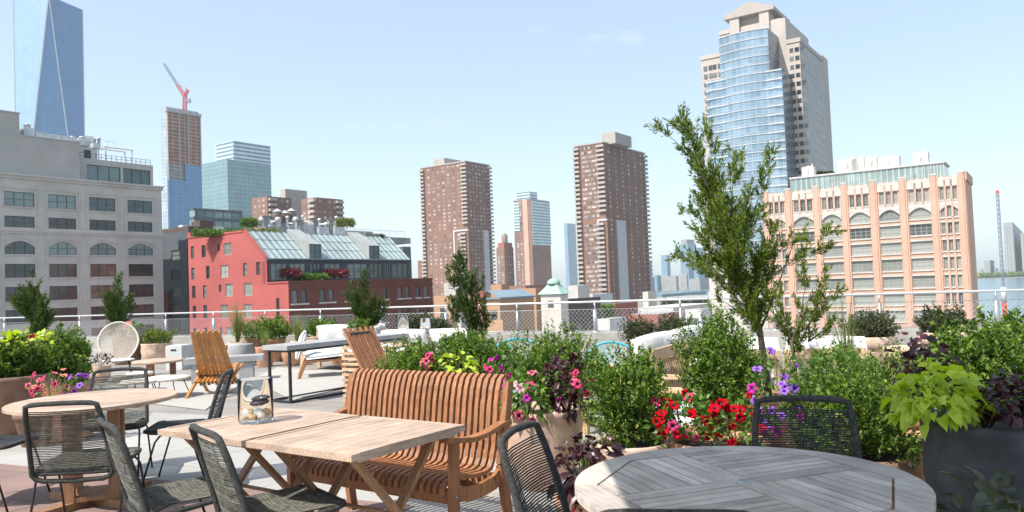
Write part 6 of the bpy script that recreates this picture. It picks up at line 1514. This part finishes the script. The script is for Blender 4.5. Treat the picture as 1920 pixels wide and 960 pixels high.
# shrubs by the railing in the middle
for px,Y,r,lab,seed in ((1203,11.6,.28,'round dull green shrub by the railing, left of a pair behind the white sofa',93),(1268,11.4,.30,'round brownish green shrub by the railing, right of a pair behind the white sofa',94)):
    x,y=gy(px,Y); pot(x,y,.24,.50,'clay pot of the '+('dull' if seed==93 else 'brownish')+' green shrub by the railing behind the white sofa','terra','rim'); shrub(x,y,.48,r,.42,lab,seed,mat_='dark',L=.034,dens=.55,per=9,name='round_shrub')
for px,Y,r,h,lab,seed,mt_ in ((790,14.6,.35,.35,'low dull shrub under the railing left of the slim conifer',95,'dark'),(825,14.,.25,.3,'small shrub at the railing next to the slim conifer',96,'dark')):
    x,y=gy(px,Y); shrub(x,y,.62,r,h,lab,seed,mat_=mt_,L=.04,dens=.5,per=8,name='low_shrub'); pot(x,y,.22,.62,'clay pot under the '+lab[:34],'terra','rim')
# ---------------------------------------------------------------- left side planters
x,y=gy(22,8.6); pot(x,y,.42,.66,'huge brown clay pot at the left edge of the photo','terrabrown','round')
shrub(x-.08,y,.62,.42,.48,'dark green boxwood in the huge brown pot at the left edge',101,L=.034,dens=.8)
flowerplant(x+.12,y-.05,.98,.30,.16,'yellow leaved plant with orange blooms above the boxwood at the left edge',102,['salmon','crimson','salmon'],5,name='yellow_plant',mat_='lime',L=.07,nl=120,cat='plant')
x,y=gy(117,9.2); pot(x,y,.3,.5,'clay pot of the boxwood between the left junipers','terra','rim'); shrub(x,y,.48,.33,.62,'bushy boxwood left of the oval rope chair',103,L=.034,dens=.8)
x,y=gy(128,8.1); pot(x,y,.26,.42,'square shouldered clay planter with purple and pink petunias at the left','terra','straight')
flowerplant(x+.15,y-.04,.42,.15,.26,'deep purple petunias left of the oval rope chair',104,['purplef','purplef','violet','magenta'],17,nl=110,L=.045,low=-.5)
flowerplant(x-.14,y-.02,.44,.21,.26,'pink and salmon petunias in the left clay planter',105,['rose','salmon','pink','salmon'],26,nl=120,L=.045,low=-.6)
grassclump(x-.08,y-.18,.30,.38,.18,220,'straw coloured wispy grass in front of the pink petunias',106,mat_='straw',name='wispy_grass',w=.005)
x,y=gy(85,7.9); pot(x-.1,y,.2,.34,'dark small pot below the straw grass at the left','terrabrown','rim')
def conifer(px,Y,z,topx,topy,label,seed,w=1.,base_y=640,tw=.2):
    b=AY(px,base_y,Y); r0=(b[0],b[1],z); tp=lambda dx,f:(lambda p:p)(AY(px+(topx-px)*f+dx,base_y+(topy-base_y)*f,Y))
    limbs=[([tp(0,0.05),tp(0,.5),tp(0,1)],1.1)]
    rg=random.Random(seed)
    for k in range(9):
        f0=rg.uniform(.0,.5); s=rg.choice((-1,1))*rg.uniform(8,24)*w; limbs.append(([tp(0,f0),tp(s*.7,f0+.18),tp(s,f0+rg.uniform(.3,.42))],.95))
    return juniper(r0,[([r0,tp(0,.3),tp(0,.8)],.022)],limbs,label,seed,tw=tw*.85,L=.042,per=24,mat_='junid',taper=.6)
conifer(62,12.0,.4,60,520,'bushy juniper behind the boxwoods at the left edge',111,1.35,tw=.26); x,y=gy(62,12.); pot(x,y,.3,.5,'clay pot of the juniper at the left edge','terra','rim')
conifer(232,17.6,.5,222,518,'upright juniper behind the oval rope chair',112,1.15,640,tw=.34); x,y=gy(240,17.6); pot(x,y,.32,.62,'tall brown clay pot of the upright juniper behind the oval rope chair','terrabrown','straight')
flowerplant(x+.28,y-.3,.75,.2,.2,'salmon flowers at the foot of the upright juniper',113,['salmon','rose'],5,nl=90,L=.07,sc=2.0)
x,y=gy(295,17.4); pot(x,y,.33,.46,'wide pale clay pot with a low spreading juniper by the railing','terrapale','round'); shrub(x,y,.44,.36,.34,'low spreading juniper in the wide pale pot by the railing',114,mat_='juni',L=.05,dens=.45,per=9,Wf=.3,name='low_juniper',up=.5)
x,y=gy(190,13.8); pot(x,y,.16,.3,'small pale pot beside the oval rope chair','terrapale','round'); flowerplant(x,y,.3,.16,.2,'small purple leaved plant beside the oval rope chair',115,[],0,name='coleus_plant',mat_='purple',L=.05,nl=120,cat='plant')
# pots along the railing, middle left
spec=[(410,16.4,.20,.42,'terrapale','rim','rim'),(478,17.0,.24,.52,'terra','round',''),(497,15.6,.18,.40,'terra','straight',''),(514,16.8,.26,.50,'terra','rim',''),(548,15.6,.20,.36,'terra','round',''),(572,16.2,.28,.46,'terrapale','round',''),(606,16.8,.25,.48,'terra','rim','')]
labs=['pale clay pot with tall grass, leftmost of the row by the railing','round clay pot behind the concrete drum','narrow upright clay pot right of the concrete drum','clay pot with rim behind the narrow upright pot','small round orange clay pot seen between the console table legs','large pale round clay pot seen under the console table','clay pot behind the large pale round pot']
for s_,l_ in zip(spec,labs): x,y=gy(s_[0],s_[1]); pot(x,y,s_[2],s_[3],l_,s_[4],s_[5])
grassclump(*gy(447,16.6),.45,.95,.28,260,'tall fine grass by the railing in front of the coral building',121,w=.008); pot(*gy(447,16.6),.2,.45,'clay pot of the tall fine grass','terrapale','rim')
shrub(*gy(478,16.9),.5,.36,.42,'feathery green shrub behind the concrete drum',122,mat_='mid',L=.05,dens=.45,per=9,name='feathery_shrub',Wf=.2,up=1.3)
shrub(*gy(514,16.7),.5,.36,.46,'bushy green shrub in front of the right corner of the coral building',123,mat_='box',L=.045,dens=.5,per=9,name='green_shrub')
grassclump(*gy(497,15.5),.38,.42,.2,120,'small tuft of green stems in the narrow upright pot',124,w=.008); 
grassclump(*gy(560,16.1),.42,.62,.3,240,'upright green grass in the large pale round pot',125,w=.009)
shrub(*gy(606,16.7),.5,.34,.38,'low green shrub left of the white sofa beyond the console',126,mat_='box',L=.045,dens=.5,per=9,name='green_shrub')
grassclump(*gy(636,15.6),.5,.32,.24,120,'pale straw tuft above the white sofa',127,mat_='straw',name='straw_tuft',w=.01); pot(*gy(636,15.6),.2,.5,'clay pot of the pale straw tuft','terra','rim')
conifer(690,14.2,.5,682,512,'juniper with windswept crown before the dark brick flank',128,1.6,640,tw=.30); pot(*gy(690,14.2),.3,.52,'clay pot of the windswept juniper','terra','rim')
shrub(*gy(676,14.),.5,.22,.45,'small boxwood at the foot of the windswept juniper',129,L=.04,dens=.5,per=9)
# roof greenery of the coral building
def roofgreen(px0,px1,py,Y,h,lab,seed,mt_='mid',name='roof_hedge'):
    a=AY(px0,py,Y); b=AY(px1,py,Y); rng=np.random.default_rng(seed); n=2600; u=rng.uniform(0,1,n); P=np.array(a)*(1-u[:,None])+np.array(b)*u[:,None]; P[:,2]+=h*rng.uniform(-.6,.6,n)*(.7+.3*np.sin(u*23)); P[:,1]+=rng.uniform(-1,1,n); P[:,0]+=rng.normal(size=n)*.2
    o=link(name,leafmesh(name,P-np.array(a),rng.normal(size=(n,3))+[0,0,.6],.45*rng.uniform(.5,1.2,n),.26,MT[mt_],rng),None,a); return tag(o,lab,'hedge')
roofgreen(366,440,437,RB['zf'] and 128,1.0,'bright green hedge on the roof edge of the coral building',141)
roofgreen(452,520,434,140,.6,'pale green plants along the ridge of the greenhouse roof',142,'grass')
roofgreen(455,480,418,150,1.5,'small light green rooftop tree behind the greenhouse ridge',143,'mid','rooftop_tree')
roofgreen(632,662,418,150,1.3,'thin light green tree on the roof right of the vents',144,'grass','rooftop_tree')
roofgreen(690,718,444,150,.6,'dark green plants at the right end of the greenhouse ridge',145,'dark')
roofgreen(530,560,512,124,1.1,'reddish shrubs on the setback terrace of the coral building',146,'wine')
roofgreen(562,612,520,126,.8,'yellow green shrubs on the setback terrace',147,'mid')
roofgreen(612,650,513,130,1.1,'reddish green shrubs on the setback terrace before the slate wall',148,'wine')
roofgreen(1128,1152,585,180,3.2,'clump of street trees below the right tower',149,'box','tree_clump')['kind']='stuff'
roofgreen(1240,1330,567,240,2.2,'row of brownish green trees behind the white rooftops',150,'dark','tree_row')['kind']='stuff'
roofgreen(1030,1060,578,300,3,'dull street tree between the low buildings',151,'dark','street_tree')
roofgreen(1495,1560,324,206,.3,'thin greenery at the left end of the penthouse roof of the warehouse',152,'dark')
# ---------------------------------------------------------------- fallen leaves and grit on the deck
rng=np.random.default_rng(7); P=[]
for k in range(420):
    a=rng.uniform(0,1); b=abs(rng.normal())*.7; c_=(-1.2+a*4.2,6.0-a*1.6-b) if k%3 else (-5.5+a*5.,6.+rng.uniform(0,7)); P.append((c_[0],c_[1],.018))
P=np.array(P); D=rng.normal(size=P.shape)*[1,1,.12]; N=np.tile([0,0,1.],(len(P),1))+rng.normal(size=P.shape)*.2
o=link('leaf_litter',leafmesh('leaf_litter',P,D,rng.uniform(.012,.035,len(P)),.012,[MT['straw'],MT['dark']],rng,Nrm=N,midx=rng.integers(0,2,len(P))),None); tag(o,'scattered dry fallen leaves on the pale deck around the planters','leaf litter',kind='stuff')
